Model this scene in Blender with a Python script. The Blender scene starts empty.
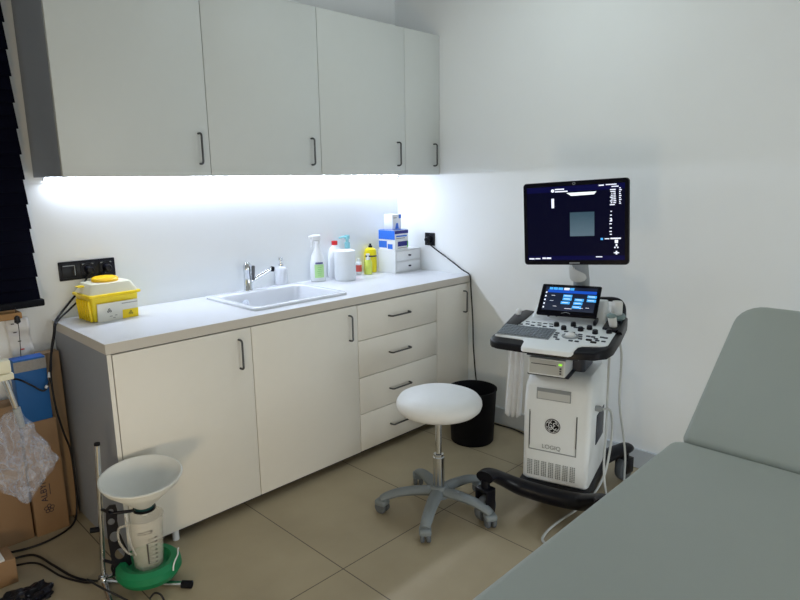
import bpy, bmesh, math, random
from mathutils import Vector, Matrix, noise
random.seed(7)
scn = bpy.context.scene
COL = scn.collection
PI = math.pi

# ------------------------------------------------------------------ materials
def lin(c):
    return tuple((v/12.92 if v <= .04045 else ((v+.055)/1.055)**2.4) for v in [x/255 for x in c])

MATS = {}
def mat(name, rgb, rough=.5, metal=0., var=.03, scale=30., bump=0., bscale=200., emit=None, estr=0., alpha=1., trans=0., coat=0., ior=1.45, spec=.5):
    m = bpy.data.materials.new(name); m.use_nodes = True
    nt = m.node_tree; b = nt.nodes['Principled BSDF']
    c = lin(rgb)
    if var > 0:
        tc = nt.nodes.new('ShaderNodeTexCoord'); n = nt.nodes.new('ShaderNodeTexNoise')
        n.inputs['Scale'].default_value = scale; n.inputs['Detail'].default_value = 3
        nt.links.new(tc.outputs['Object'], n.inputs['Vector'])
        mx = nt.nodes.new('ShaderNodeMix'); mx.data_type = 'RGBA'
        mx.inputs[6].default_value = (*[v*(1-var) for v in c], 1); mx.inputs[7].default_value = (*[min(1, v*(1+var)) for v in c], 1)
        nt.links.new(n.outputs['Fac'], mx.inputs[0]); nt.links.new(mx.outputs[2], b.inputs['Base Color'])
        if bump > 0:
            n2 = nt.nodes.new('ShaderNodeTexNoise'); n2.inputs['Scale'].default_value = bscale
            nt.links.new(tc.outputs['Object'], n2.inputs['Vector'])
            bp = nt.nodes.new('ShaderNodeBump'); bp.inputs['Strength'].default_value = bump; bp.inputs['Distance'].default_value = .002
            nt.links.new(n2.outputs['Fac'], bp.inputs['Height']); nt.links.new(bp.outputs['Normal'], b.inputs['Normal'])
    else:
        b.inputs['Base Color'].default_value = (*c, 1)
    b.inputs['Roughness'].default_value = rough; b.inputs['Metallic'].default_value = metal
    b.inputs['IOR'].default_value = ior; b.inputs['Alpha'].default_value = alpha
    b.inputs['Transmission Weight'].default_value = trans; b.inputs['Coat Weight'].default_value = coat
    b.inputs['Specular IOR Level'].default_value = spec
    if emit:
        b.inputs['Emission Color'].default_value = (*lin(emit), 1); b.inputs['Emission Strength'].default_value = estr
    MATS[name] = m
    return m

M_wall = mat('wall_paint', (240, 243, 244), .75, var=.015, scale=4, bump=.12, bscale=260)
M_ceil = mat('ceiling_paint', (228, 228, 226), .85)
M_base = mat('baseboard_paint', (196, 202, 208), .5)
M_lam = mat('cabinet_laminate', (232, 229, 221), .45, var=.015, scale=18)
M_lamup = mat('dimmed_laminate', (204, 208, 206), .45, var=.015, scale=18)  # cabinet laminate greyed down, standing in for dimmer light on the uppers
M_lamside = mat('shaded_side_laminate', (150, 156, 166), .5, var=.03, scale=18)  # side laminate darkened and blued, shade put into the colour
M_edge = mat('dark_recess', (30, 30, 32), .8)
M_top = mat('worktop_laminate', (216, 218, 223), .35, var=.01)
M_topedge = mat('worktop_edge', (205, 200, 192), .45, var=.01)
M_handle = mat('handle_metal', (92, 92, 92), .32, 1., var=.05)
M_chrome = mat('chrome', (215, 218, 222), .12, 1., var=.02)
M_ceramic = mat('ceramic', (222, 225, 231), .2, var=.01, coat=.2)
M_white = mat('white_plastic', (228, 230, 232), .4, var=.015)
M_offw = mat('offwhite_plastic', (205, 208, 208), .45, var=.02)
M_gwhite = mat('machine_white', (240, 245, 248), .42, var=.015)
M_ggrey = mat('machine_grey', (150, 156, 160), .5)
M_gdark = mat('machine_dark', (46, 52, 66), .45)
M_black = mat('black_plastic', (8, 9, 20), .38, var=.1, spec=.35)
M_blackm = mat('matt_black', (8, 9, 18), .65, var=.1, spec=.25)
M_navy = mat('navy_slats', (4, 5, 22), .8, var=.1, spec=.1)
M_rubber = mat('grey_rubber', (92, 98, 104), .65)
M_stoolg = mat('stool_grey', (122, 130, 134), .5, var=.04)
M_vinylw = mat('white_vinyl', (226, 228, 229), .45, var=.02, bump=.08, bscale=300)
M_vinylg = mat('grey_vinyl', (162, 169, 163), .5, var=.02, scale=12, bump=.1, bscale=350)
M_card = mat('cardboard', (150, 120, 90), .85, var=.06, scale=14)
M_cardl = mat('cardboard_light', (168, 142, 114), .85, var=.05, scale=14)
M_print = mat('dark_print', (34, 34, 58), .7)
M_blue = mat('blue_card', (22, 92, 158), .6, var=.05)
M_bluet = mat('bright_blue', (24, 104, 205), .5)
M_label = mat('grey_label', (150, 146, 142), .7, var=.2, scale=90)
M_paper = mat('paper', (226, 226, 226), .85, var=.02)
M_towel = mat('white_cloth', (222, 226, 230), .9, var=.03)
M_yellow = mat('yellow_plastic', (252, 220, 24), .35, var=.02)
M_yellowt = mat('yellow_translucent', (255, 226, 48), .3, var=.08, scale=25, alpha=.9)
M_cap = mat('yellow_cap', (250, 196, 12), .4)
M_lid = mat('clear_lid', (238, 236, 214), .35, var=.02, alpha=.9)
M_lab = mat('white_label', (232, 230, 220), .6, var=.02)
M_yel2 = mat('yellow_bottle', (232, 214, 18), .3)
M_red = mat('red_plastic', (205, 30, 36), .4)
M_redl = mat('red_label', (222, 92, 82), .55)
M_grl = mat('green_label', (186, 228, 158), .55)
M_grn2 = mat('lime_liquid', (206, 218, 92), .35)
M_cyan = mat('cyan_plastic', (150, 218, 228), .3, alpha=.85)
M_milk = mat('milky_plastic', (236, 239, 242), .35, var=.01)
M_boxb = mat('blue_print', (42, 108, 214), .5)
M_boxd = mat('navy_print', (36, 40, 128), .5)
M_boxg = mat('green_print', (120, 200, 110), .5)
M_green = mat('green_plastic', (12, 122, 78), .5, var=.08, scale=20)
M_teal = mat('dark_green_ring', (14, 62, 66), .4)
M_funnel = mat('funnel_plastic', (224, 226, 224), .4, var=.01)
M_clear = mat('clear_plastic', (232, 228, 218), .25, var=0, alpha=.28)
M_grad = mat('graduation_print', (70, 68, 66), .7, var=0)
M_bagm = mat('clear_bag', (196, 204, 222), .16, var=.2, scale=22, alpha=.26)
_nt = M_bagm.node_tree; _b = _nt.nodes['Principled BSDF']
_tc = _nt.nodes.new('ShaderNodeTexCoord'); _w = _nt.nodes.new('ShaderNodeTexVoronoi'); _w.feature = 'DISTANCE_TO_EDGE'; _w.inputs['Scale'].default_value = 17
_mp = _nt.nodes.new('ShaderNodeMapping'); _mp.inputs['Scale'].default_value = (1., .6, .45); _mp.inputs['Rotation'].default_value = (0, .6, 0)
_r = _nt.nodes.new('ShaderNodeMapRange'); _r.inputs['From Min'].default_value = 0; _r.inputs['From Max'].default_value = .16; _r.inputs['To Min'].default_value = .42; _r.inputs['To Max'].default_value = .17
_nt.links.new(_tc.outputs['Object'], _mp.inputs['Vector']); _nz = _nt.nodes.new('ShaderNodeTexNoise'); _nz.inputs['Scale'].default_value = 14; _nz.inputs['Detail'].default_value = 4
_vm = _nt.nodes.new('ShaderNodeVectorMath'); _vm.operation = 'MULTIPLY_ADD'; _vm.inputs[1].default_value = (.12, .12, .12)
_nt.links.new(_mp.outputs['Vector'], _nz.inputs['Vector']); _nt.links.new(_nz.outputs['Color'], _vm.inputs[0]); _nt.links.new(_mp.outputs['Vector'], _vm.inputs[2]); _nt.links.new(_vm.outputs[0], _w.inputs['Vector']); _nt.links.new(_w.outputs['Distance'], _r.inputs['Value']); _nt.links.new(_r.outputs['Result'], _b.inputs['Alpha'])
M_cable = mat('black_cable', (14, 14, 22), .5)
M_cablew = mat('grey_cable', (196, 200, 200), .45)
M_wood = mat('wood_sill', (172, 128, 78), .55, var=.15, scale=12)
M_glassn = mat('night_glass', (8, 9, 14), .05)
M_probe = mat('probe_white', (232, 234, 234), .35)
M_probeg = mat('probe_grey_green', (124, 146, 148), .4)
M_screen = mat('screen_black', (2, 2, 14), .2, var=0, emit=(3, 4, 34), estr=.6, spec=.12)
M_scrband = mat('screen_navy', (2, 2, 16), .2, var=0, emit=(8, 9, 66), estr=.7, spec=.12)
M_stxt = mat('screen_text', (200, 205, 220), .3, var=0, emit=(225, 230, 245), estr=.9)
M_sbright = mat('screen_bright', (220, 225, 230), .3, var=0, emit=(228, 238, 240), estr=.9)
M_tpan = mat('touch_grey', (30, 38, 58), .2, var=0, emit=(30, 38, 58), estr=.6)
M_tblue = mat('touch_blue', (20, 60, 160), .2, var=0, emit=(26, 82, 190), estr=.8)
M_tbtn = mat('touch_button', (60, 150, 220), .2, var=0, emit=(78, 168, 235), estr=.9)
M_greenl = mat('green_indicator', (150, 230, 60), .4, var=0, emit=(150, 240, 60), estr=1.)
M_keys = mat('keycap_grey', (120, 128, 136), .5)
M_bezel = mat('monitor_bezel', (4, 4, 18), .3, var=0, spec=.15)
M_led = mat('led_diffuser', (255, 255, 255), .5, var=0, emit=(228, 238, 255), estr=82.)
M_fill = mat('fill_diffuser', (255, 255, 255), .5, var=0, emit=(255, 226, 190), estr=9.)  # glow of the added corridor fixture
M_doorw = mat('door_paint', (205, 200, 190), .5)

def gradient_material(name, bottom, top, axis, lo, hi, strength):
    """screen picture: brightness of a displayed scan along one object axis"""
    m = bpy.data.materials.new(name); m.use_nodes = True
    nt = m.node_tree; b = nt.nodes['Principled BSDF']
    tc = nt.nodes.new('ShaderNodeTexCoord'); sp = nt.nodes.new('ShaderNodeSeparateXYZ'); mr = nt.nodes.new('ShaderNodeMapRange')
    nz = nt.nodes.new('ShaderNodeTexNoise'); nz.inputs['Scale'].default_value = 60
    mp = nt.nodes.new('ShaderNodeMapping'); mp.inputs['Scale'].default_value = (.3, 1, 3)
    nt.links.new(tc.outputs['Object'], mp.inputs['Vector']); nt.links.new(mp.outputs['Vector'], nz.inputs['Vector'])
    nt.links.new(tc.outputs['Object'], sp.inputs['Vector']); nt.links.new(sp.outputs[axis], mr.inputs['Value'])
    mr.inputs['From Min'].default_value = lo; mr.inputs['From Max'].default_value = hi
    ad = nt.nodes.new('ShaderNodeMath'); ad.operation = 'MULTIPLY_ADD'; ad.inputs[1].default_value = .25; ad.inputs[2].default_value = -.12
    nt.links.new(nz.outputs['Fac'], ad.inputs[0])
    a2 = nt.nodes.new('ShaderNodeMath'); a2.operation = 'ADD'; nt.links.new(mr.outputs['Result'], a2.inputs[0]); nt.links.new(ad.outputs[0], a2.inputs[1])
    cr = nt.nodes.new('ShaderNodeValToRGB'); cr.color_ramp.elements[0].color = (*lin(bottom), 1); cr.color_ramp.elements[1].color = (*lin(top), 1)
    nt.links.new(a2.outputs[0], cr.inputs['Fac'])
    b.inputs['Base Color'].default_value = (.01, .01, .02, 1); b.inputs['Roughness'].default_value = .15
    nt.links.new(cr.outputs['Color'], b.inputs['Emission Color']); b.inputs['Emission Strength'].default_value = strength
    return m
M_scan = gradient_material('screen_scan', (98, 122, 136), (52, 84, 98), 'Z', -.066, .04, .75)

# floor: large ceramic tiles with thin grout
def floor_material():
    m = bpy.data.materials.new('floor_tiles'); m.use_nodes = True
    nt = m.node_tree; b = nt.nodes['Principled BSDF']; L = nt.links.new
    tc = nt.nodes.new('ShaderNodeTexCoord'); sp = nt.nodes.new('ShaderNodeSeparateXYZ'); L(tc.outputs['Object'], sp.inputs[0])
    def line(out, off, period):
        a = nt.nodes.new('ShaderNodeMath'); a.operation = 'ADD'; a.inputs[1].default_value = off; L(out, a.inputs[0])
        p = nt.nodes.new('ShaderNodeMath'); p.operation = 'PINGPONG'; p.inputs[1].default_value = period/2; L(a.outputs[0], p.inputs[0])
        c = nt.nodes.new('ShaderNodeMath'); c.operation = 'LESS_THAN'; c.inputs[1].default_value = .0022; L(p.outputs[0], c.inputs[0])
        return c.outputs[0]
    lx = line(sp.outputs['X'], 1.607, .6); ly = line(sp.outputs['Y'], 1.272, 1.2)
    mx = nt.nodes.new('ShaderNodeMath'); mx.operation = 'MAXIMUM'; L(lx, mx.inputs[0]); L(ly, mx.inputs[1])
    n = nt.nodes.new('ShaderNodeTexNoise'); n.inputs['Scale'].default_value = 3; n.inputs['Detail'].default_value = 6; L(tc.outputs['Object'], n.inputs['Vector'])
    cr = nt.nodes.new('ShaderNodeValToRGB')
    cr.color_ramp.elements[0].position = .3; cr.color_ramp.elements[1].position = .7
    cr.color_ramp.elements[0].color = (*lin((160, 148, 124)), 1); cr.color_ramp.elements[1].color = (*lin((172, 160, 135)), 1)
    L(n.outputs['Fac'], cr.inputs['Fac'])
    mi = nt.nodes.new('ShaderNodeMix'); mi.data_type = 'RGBA'; L(mx.outputs[0], mi.inputs[0]); L(cr.outputs['Color'], mi.inputs[6]); mi.inputs[7].default_value = (*lin((92, 84, 74)), 1)
    L(mi.outputs[2], b.inputs['Base Color']); b.inputs['Roughness'].default_value = .5; b.inputs['Specular IOR Level'].default_value = .35
    return m
M_floor = floor_material()

# ------------------------------------------------------------------ mesh helpers
class MB:
    """collects shapes; build() links them as one mesh object"""
    def __init__(self):
        self.bm = bmesh.new(); self.mi = 0
    def _add(self, b2, M=None):
        if M is not None: b2.transform(M)
        for f in b2.faces: f.material_index = self.mi
        me = bpy.data.meshes.new('tmp'); b2.to_mesh(me); b2.free()
        self.bm.from_mesh(me); bpy.data.meshes.remove(me)
        return self
    def box(self, x0, x1, y0, y1, z0, z1, bev=0., seg=2, M=None):
        b = bmesh.new(); bmesh.ops.create_cube(b, size=1.)
        for v in b.verts: v.co = Vector(((x0+x1)/2+v.co.x*(x1-x0), (y0+y1)/2+v.co.y*(y1-y0), (z0+z1)/2+v.co.z*(z1-z0)))
        if bev: bmesh.ops.bevel(b, geom=b.edges[:], offset=bev, segments=seg, affect='EDGES', profile=.5)
        return self._add(b, M)
    def prism(self, pts, z0, z1, bev=0., seg=2, M=None, top=None, bot=None):
        b = bmesh.new(); n = len(pts)
        lo = [b.verts.new((x, y, bot(x, y) if bot else z0)) for x, y in pts]; hi = [b.verts.new((x, y, top(x, y) if top else z1)) for x, y in pts]
        b.faces.new(lo[::-1]); b.faces.new(hi)
        for i in range(n): b.faces.new((lo[i], lo[(i+1) % n], hi[(i+1) % n], hi[i]))
        bmesh.ops.recalc_face_normals(b, faces=b.faces[:])
        if bev:
            hs = set(hi); es = [e for e in b.edges if (e.verts[0] in hs and e.verts[1] in hs)]
            bmesh.ops.bevel(b, geom=es, offset=bev, segments=seg, affect='EDGES', profile=.5)
        return self._add(b, M)
    def lathe(self, prof, seg=32, M=None, cap=True, sx=1., sy=1.):
        b = bmesh.new(); rings = []
        for r, z in prof:
            rings.append([b.verts.new((sx*max(r, 1e-5)*math.cos(2*PI*i/seg), sy*max(r, 1e-5)*math.sin(2*PI*i/seg), z)) for i in range(seg)])
        for a, c in zip(rings, rings[1:]):
            for i in range(seg): b.faces.new((a[i], a[(i+1) % seg], c[(i+1) % seg], c[i]))
        if cap:
            b.faces.new(rings[0][::-1]); b.faces.new(rings[-1])
        bmesh.ops.remove_doubles(b, verts=b.verts[:], dist=1e-4)
        bmesh.ops.recalc_face_normals(b, faces=b.faces[:])
        return self._add(b, M)
    def cyl(self, p0, p1, r, r2=None, seg=20):
        p0 = Vector(p0); p1 = Vector(p1); d = p1-p0
        M = Matrix.Translation(p0) @ d.to_track_quat('Z', 'Y').to_matrix().to_4x4()
        return self.lathe([(r, 0), (r2 if r2 is not None else r, d.length)], seg, M)
    def ball(self, c, r, s=(1, 1, 1), seg=20, M=None):
        b = bmesh.new(); bmesh.ops.create_uvsphere(b, u_segments=seg, v_segments=seg//2, radius=r)
        for v in b.verts: v.co = Vector((c[0]+v.co.x*s[0], c[1]+v.co.y*s[1], c[2]+v.co.z*s[2]))
        return self._add(b, M)
    def tube(self, pts, r, seg=10, smooth=True, sub=8, flat=1., M=None, closed_ends=True):
        """swept tube; r may be a list (per control point); flat scales the section's vertical axis"""
        P = [Vector(p) for p in pts]; R = r if isinstance(r, (list, tuple)) else [r]*len(P)
        if smooth and len(P) > 2:
            Q, S = [], []
            for i in range(len(P)-1):
                p0 = P[max(i-1, 0)]; p1 = P[i]; p2 = P[i+1]; p3 = P[min(i+2, len(P)-1)]
                for k in range(sub):
                    t = k/sub
                    Q.append(.5*((2*p1)+(-p0+p2)*t+(2*p0-5*p1+4*p2-p3)*t*t+(-p0+3*p1-3*p2+p3)*t**3)); S.append(R[i]*(1-t)+R[i+1]*t)
            Q.append(P[-1]); S.append(R[-1]); P, R = Q, S
        b = bmesh.new(); rings = []; up = Vector((0, 0, 1)); prev = None
        for i, p in enumerate(P):
            t = (P[min(i+1, len(P)-1)]-P[max(i-1, 0)])
            if t.length < 1e-9: t = Vector((0, 0, 1))
            t.normalize()
            ref = up if abs(t.z) < .95 else Vector((0, 1, 0))
            if prev is None:
                s = t.cross(ref).normalized()
            else:
                s = (prev - t*prev.dot(t))
                s = s.normalized() if s.length > 1e-6 else t.cross(ref).normalized()
            prev = s; n = s.cross(t)
            rings.append([b.verts.new(p+R[i]*(s*math.cos(2*PI*k/seg)+n*flat*math.sin(2*PI*k/seg))) for k in range(seg)])
        for a, c in zip(rings, rings[1:]):
            for k in range(seg): b.faces.new((a[k], a[(k+1) % seg], c[(k+1) % seg], c[k]))
        if closed_ends:
            b.faces.new(rings[0][::-1]); b.faces.new(rings[-1])
        bmesh.ops.recalc_face_normals(b, faces=b.faces[:])
        return self._add(b, M)
    def loft(self, secs, M=None, cap0=True):
        """secs: list of rings (lists of 3D points, same count)"""
        b = bmesh.new(); rings = [[b.verts.new(p) for p in s] for s in secs]; n = len(rings[0])
        for a, c in zip(rings, rings[1:]):
            for i in range(n): b.faces.new((a[i], a[(i+1) % n], c[(i+1) % n], c[i]))
        if cap0: b.faces.new(rings[0][::-1])
        b.faces.new(rings[-1])
        bmesh.ops.recalc_face_normals(b, faces=b.faces[:])
        return self._add(b, M)
    def quad(self, a, b_, c, d):
        b = bmesh.new(); b.faces.new([b.verts.new(p) for p in (a, b_, c, d)])
        return self._add(b)
    def slot(self, i): self.mi = i; return self
    def build(self, name, mats, parent=None, smooth=True, angle=35):
        me = bpy.data.meshes.new(name); self.bm.to_mesh(me); self.bm.free()
        for m in (mats if isinstance(mats, (list, tuple)) else [mats]): me.materials.append(m)
        if smooth:
            me.polygons.foreach_set('use_smooth', [True]*len(me.polygons))
            me.set_sharp_from_angle(angle=math.radians(angle))
        o = bpy.data.objects.new(name, me); COL.objects.link(o)
        if parent: o.parent = parent
        return o

def tag(o, label=None, cat=None, group=None, kind=None):
    if label: o['label'] = label
    if cat: o['category'] = cat
    if group: o['group'] = group
    if kind: o['kind'] = kind
    return o
def thing(name, label, cat, loc=(0, 0, 0), rz=0., group=None):
    o = bpy.data.objects.new(name, None); COL.objects.link(o); o.empty_display_size = .05
    o.location = loc; o.rotation_euler = (0, 0, rz)
    return tag(o, label, cat, group)
def struct(name, mb, m, parent=None, smooth=False):
    o = mb.build(name, m, parent, smooth=smooth)
    if not parent: o['kind'] = 'structure'
    return o
def text_mesh(name, s, size, m, M, parent=None, extrude=.0004, align='CENTER'):
    cu = bpy.data.curves.new(name, 'FONT'); cu.body = s; cu.size = size; cu.extrude = extrude; cu.align_x = align; cu.align_y = 'CENTER'
    t = bpy.data.objects.new(name+'_c', cu); COL.objects.link(t)
    bpy.context.view_layer.update()
    me = bpy.data.meshes.new_from_object(t.evaluated_get(bpy.context.evaluated_depsgraph_get()))
    bpy.data.objects.remove(t); bpy.data.curves.remove(cu)
    me.transform(M); me.materials.clear(); me.materials.append(m)
    o = bpy.data.objects.new(name, me); COL.objects.link(o)
    if parent: o.parent = parent
    return o
T = Matrix.Translation
def RX(a): return Matrix.Rotation(a, 4, 'X')
def RY(a): return Matrix.Rotation(a, 4, 'Y')
def RZ(a): return Matrix.Rotation(a, 4, 'Z')
def rrect(x0, x1, y0, y1, r, n=5):
    out = []
    for cx, cy, a0 in ((x1-r, y1-r, 0), (x0+r, y1-r, 90), (x0+r, y0+r, 180), (x1-r, y0+r, 270)):
        for k in range(n+1):
            a = math.radians(a0+90*k/n); out.append((cx+r*math.cos(a), cy+r*math.sin(a)))
    return out

# ------------------------------------------------------------------ the room
XL, YF, H = -3.75, -4.3, 2.85
struct('floor', MB().box(XL-.1, .1, YF-1.6, .1, -.1, 0), M_floor)
struct('ceiling', MB().box(XL-.1, .1, YF-1.6, .1, H, H+.1), M_ceil)
struct('wall_back', MB().box(XL-.1, .1, 0, .12, 0, H), M_wall)
struct('wall_right', MB().box(0, .12, YF-1.6, .12, 0, H), M_wall)
struct('wall_left', MB().box(XL-.12, XL, YF-1.6, .12, 0, H), M_wall)
# wall behind the photographer with a doorway added to admit fill light
DX0, DX1, DH = -2.15, -1.2, 2.05
struct('wall_front', MB().box(XL, DX0, YF-.12, YF, 0, H).box(DX1, 0, YF-.12, YF, 0, H).box(DX0, DX1, YF-.12, YF, DH, H), M_wall)
struct('wall_corridor', MB().box(XL, 0, YF-1.6, YF-1.5, 0, H), M_wall)
struct('trim_1', MB().box(DX0-.07, DX0, YF, YF+.015, 0, DH+.07).box(DX1, DX1+.07, YF, YF+.015, 0, DH+.07).box(DX0, DX1, YF, YF+.015, DH, DH+.07), M_doorw)
struct('baseboard_right', MB().box(-.014, 0, YF, -.625, 0, .104, .003), M_base)
struct('baseboard_back', MB().box(XL, -2.19, -.012, 0, 0, .10, .003), M_base)
struct('baseboard_left', MB().box(XL, XL+.014, YF, -.02, 0, .104, .003), M_base)

# window left of the cabinets, night outside, behind a lowered blind
struct('window_1', MB().box(-3.55, -2.24, -.02, 0, .99, 2.3).slot(1).box(-3.49, -2.90, -.023, -.02, 1.05, 2.24).box(-2.86, -2.30, -.023, -.02, 1.05, 2.24), [M_white, M_glassn])
struct('windowsill', MB().box(-3.55, -2.305, -.10, 0, .945, .972, .004), M_wood)
bl = thing('window_blind', 'dark navy slatted window blind lowered at the left end of the cabinets', 'blind', (-2.88, -.07, .985))
mb = MB()
n_sl = 26
for i in range(n_sl):
    z = .03+i*.05
    mb.box(-.66, .655-(.004 if i % 2 else 0), -.003, .003, -.028, .028, M=T((0, 0, z+.02)) @ RX(math.radians(-17)))
mb.build('slats', M_navy, bl)
MB().box(-.665, .668, -.018, .018, -.002, .028, .006).build('bottom_rail', M_blackm, bl)
MB().box(-.665, .665, -.025, .025, 1.345, 1.40, .004).build('head_rail', M_blackm, bl)
mb = MB().tube([(.555, -.02, .01), (.555, -.03, -.04), (.557, -.025, -.10), (.548, -.02, -.26)], .0015, 6).lathe([(.002, .0), (.012, .008), (.010, .03), (.003, .036)], 12, T((.555, -.03, -.06)))
mb.build('pull_cord', M_cable, bl)

# ------------------------------------------------------------------ base cabinets and worktop
CX = [-2.169, -1.553, -.927, -.3075, -.002]
YD, ZB, ZT = -.618, .046, .858
def vhandle(x, z0, z1, yf):
    h = MB(); y = yf-.028; r = .0048
    h.tube([(x, yf+.002, z0+.004), (x, yf-.018, z0+.004), (x, y, z0+.012), (x, y, z0+.03), (x, y, z1-.03), (x, y, z1-.012), (x, yf-.018, z1-.004), (x, yf+.002, z1-.004)], r, 8, sub=4, flat=1.)
    return h
def hhandle(x0, x1, z, yf):
    h = MB(); y = yf-.028; r = .0048
    h.tube([(x0+.004, yf+.002, z), (x0+.004, yf-.018, z), (x0+.012, y, z), (x0+.03, y, z), (x1-.03, y, z), (x1-.012, y, z), (x1-.004, yf-.018, z), (x1-.004, yf+.002, z)], r, 8, sub=4)
    return h
def carcass(x0, x1, y0, y1, z0, z1, t=.016):
    return MB().box(x0, x0+t, y0, y1, z0, z1).box(x1-t, x1, y0, y1, z0, z1).box(x0, x1, y1-.008, y1, z0, z1).box(x0, x1, y0, y1, z0, z0+t).box(x0+t, x1-t, y0, y0+.02, z1-t, z1)
def base_unit(i, name, label, cat):
    x0, x1 = CX[i], CX[i+1]
    t = thing(name, label, cat, ((x0+x1)/2, -.3, 0)); c = (x0+x1)/2
    sh = lambda mb_: (mb_.bm.transform(T((-c, .3, 0))), mb_)[1]
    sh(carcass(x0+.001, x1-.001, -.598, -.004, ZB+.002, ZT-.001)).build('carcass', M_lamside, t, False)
    sh(MB().box(x0+.001, x1-.001, -.55, -.535, 0, ZB)).build('plinth', M_edge, t, False)
    return t, sh
t, sh = base_unit(0, 'base_cabinet', 'off-white base cabinet with one wide door and grey-shaded exposed side, under the yellow sharps bin', 'cabinet')
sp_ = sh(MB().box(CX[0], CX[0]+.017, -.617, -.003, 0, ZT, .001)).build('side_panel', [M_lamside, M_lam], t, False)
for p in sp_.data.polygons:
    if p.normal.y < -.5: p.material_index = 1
d = sh(MB().box(CX[0]+.020, CX[1]-.0017, YD, -.600, ZB, ZT-.004, .0015)).build('door', M_lam, t)
sh(vhandle(-1.618, .675, .813, YD)).build('handle', M_handle, d)
sh(MB().cyl((-1.966, -.6, 0), (-1.966, -.6, .05), .014)).build('foot', M_white, t)
t, sh = base_unit(1, 'sink_cabinet', 'off-white base cabinet with one wide door below the sink', 'cabinet')
d = sh(MB().box(CX[1]+.0017, CX[2]-.0017, YD, -.600, ZB, ZT-.004, .0015)).build('door', M_lam, t)
sh(vhandle(-.985, .675, .813, YD)).build('handle', M_handle, d)
t, sh = base_unit(2, 'drawer_cabinet', 'off-white base cabinet with a stack of four drawers behind the stool', 'cabinet')
ZS = [ZT-.004, .661, .459, .256, ZB]
for k in range(4):
    d = sh(MB().box(CX[2]+.0017, CX[3]-.0017, YD, -.600, ZS[k+1]+.0017, ZS[k]-.0017, .0015)).build('drawer', M_lam, t)
    sh(hhandle(-.708, -.547, [.763, .559, .351, .142][k], YD)).build('handle', M_handle, d)
t, sh = base_unit(3, 'corner_cabinet', 'narrow off-white base cabinet door against the right wall, behind the black bin', 'cabinet')
d = sh(MB().box(CX[3]+.0017, CX[4]-.022, YD, -.600, ZB, ZT-.004, .0015)).build('door', M_lam, t)
sh(vhandle(-.058, .675, .813, YD)).build('handle', M_handle, d)
sh(MB().box(CX[4]-.020, CX[4], -.612, -.600, ZB, ZT-.004)).build('filler_strip', M_lam, t)

# worktop with a cut-out for the sink
SX0, SX1, SY0, SY1 = -1.478, -.912, -.535, -.062
wt = MB()
ix0, ix1, iy0, iy1 = SX0+.02, SX1-.02, SY0+.02, SY1-.02
for a in ((-2.172, ix0, -.62, -.001), (ix1, -.001, -.62, -.001), (ix0, ix1, -.62, iy0), (ix0, ix1, iy1, -.001)):
    wt.box(*a, .86, .90)
bmesh.ops.remove_doubles(wt.bm, verts=wt.bm.verts[:], dist=1e-5)
w = wt.build('worktop', [M_top, M_topedge], None, False)
for p in w.data.polygons:
    if abs(p.normal.z) < .5: p.material_index = 1
tag(w, 'long white worktop running along the back wall over the base cabinets', 'worktop')

# inset sink
sk = thing('sink', 'white rectangular ceramic sink set into the worktop', 'sink', (-1.195, -.30, .9))
mb = MB()
hw, hd = (SX1-SX0)/2, (SY1-SY0)/2
def ring(x0, x1, y0, y1, z, r): return [(x, y, z) for x, y in rrect(x0, x1, y0, y1, r, 4)]
mb.loft([ring(-hw, hw, -hd, hd, .0, .03), ring(-hw, hw, -hd, hd, .010, .03), ring(-hw+.006, hw-.006, -hd+.006, hd-.006, .015, .026),
         ring(-hw+.026, hw-.026, -hd+.026, hd-.075, .015, .035), ring(-hw+.034, hw-.034, -hd+.034, hd-.083, .008, .04),
         ring(-hw+.05, hw-.05, -hd+.05, hd-.098, -.13, .05), ring(-hw+.08, hw-.08, -hd+.08, hd-.13, -.145, .05)], cap0=False)
mb.build('bowl', M_ceramic, sk, angle=50)
MB().lathe([(.022, 0), (.022, .004), (.015, .004), (.014, .001)], 24, T((-.11, hd-.1012, -.038)) @ RX(math.radians(97))).build('overflow_ring', M_chrome, sk)
MB().lathe([(.04, 0), (.04, .004), (.03, .002), (.0, .002)], 24, T((0, -.03, -.145))).build('drain', M_chrome, sk)

fa = thing('faucet', 'chrome single-lever tap with raised side spout at the back of the sink', 'tap', (-1.236, -.092, .915))
MB().lathe([(.024, 0), (.024, .006), (.0215, .010), (.021, .10), (.023, .105), (.022, .135), (.012, .15), (0, .152)], 28).build('body', M_chrome, fa)
mb = MB().cyl((.008, -.004, .045), (.130, -.040, .108), .0105, .0115)
mb.build('spout', M_chrome, fa)
MB().cyl((.122, -.038, .106), (.138, -.043, .103), .0145, .0135).build('nozzle', M_blackm, fa)
MB().box(-.008, .008, -.034, -.018, .06, .14, .005, M=T((.012, .002, 0)) @ RX(.12)).build('lever', M_handle, fa)

# soap dispenser beside the tap
so = thing('soap_dispenser', 'white soap dispenser with chrome pump between tap and spray bottle', 'dispenser', (-.985, -.036, .901)); so.scale = (1.15, 1.15, 1.1)
MB().lathe([(.0, 0), (.029, 0), (.031, .004), (.031, .08), (.027, .093), (.014, .102), (.0, .103)], 28).build('bottle', M_ceramic, so)
mb = MB().lathe([(.012, .102), (.012, .114), (.006, .116), (.006, .132), (.011, .133), (.011, .146), (0, .147)], 18).tube([(0, 0, .14), (-.012, -.02, .14), (-.016, -.032, .136)], .004, 8)
mb.build('pump', M_chrome, so)

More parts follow.
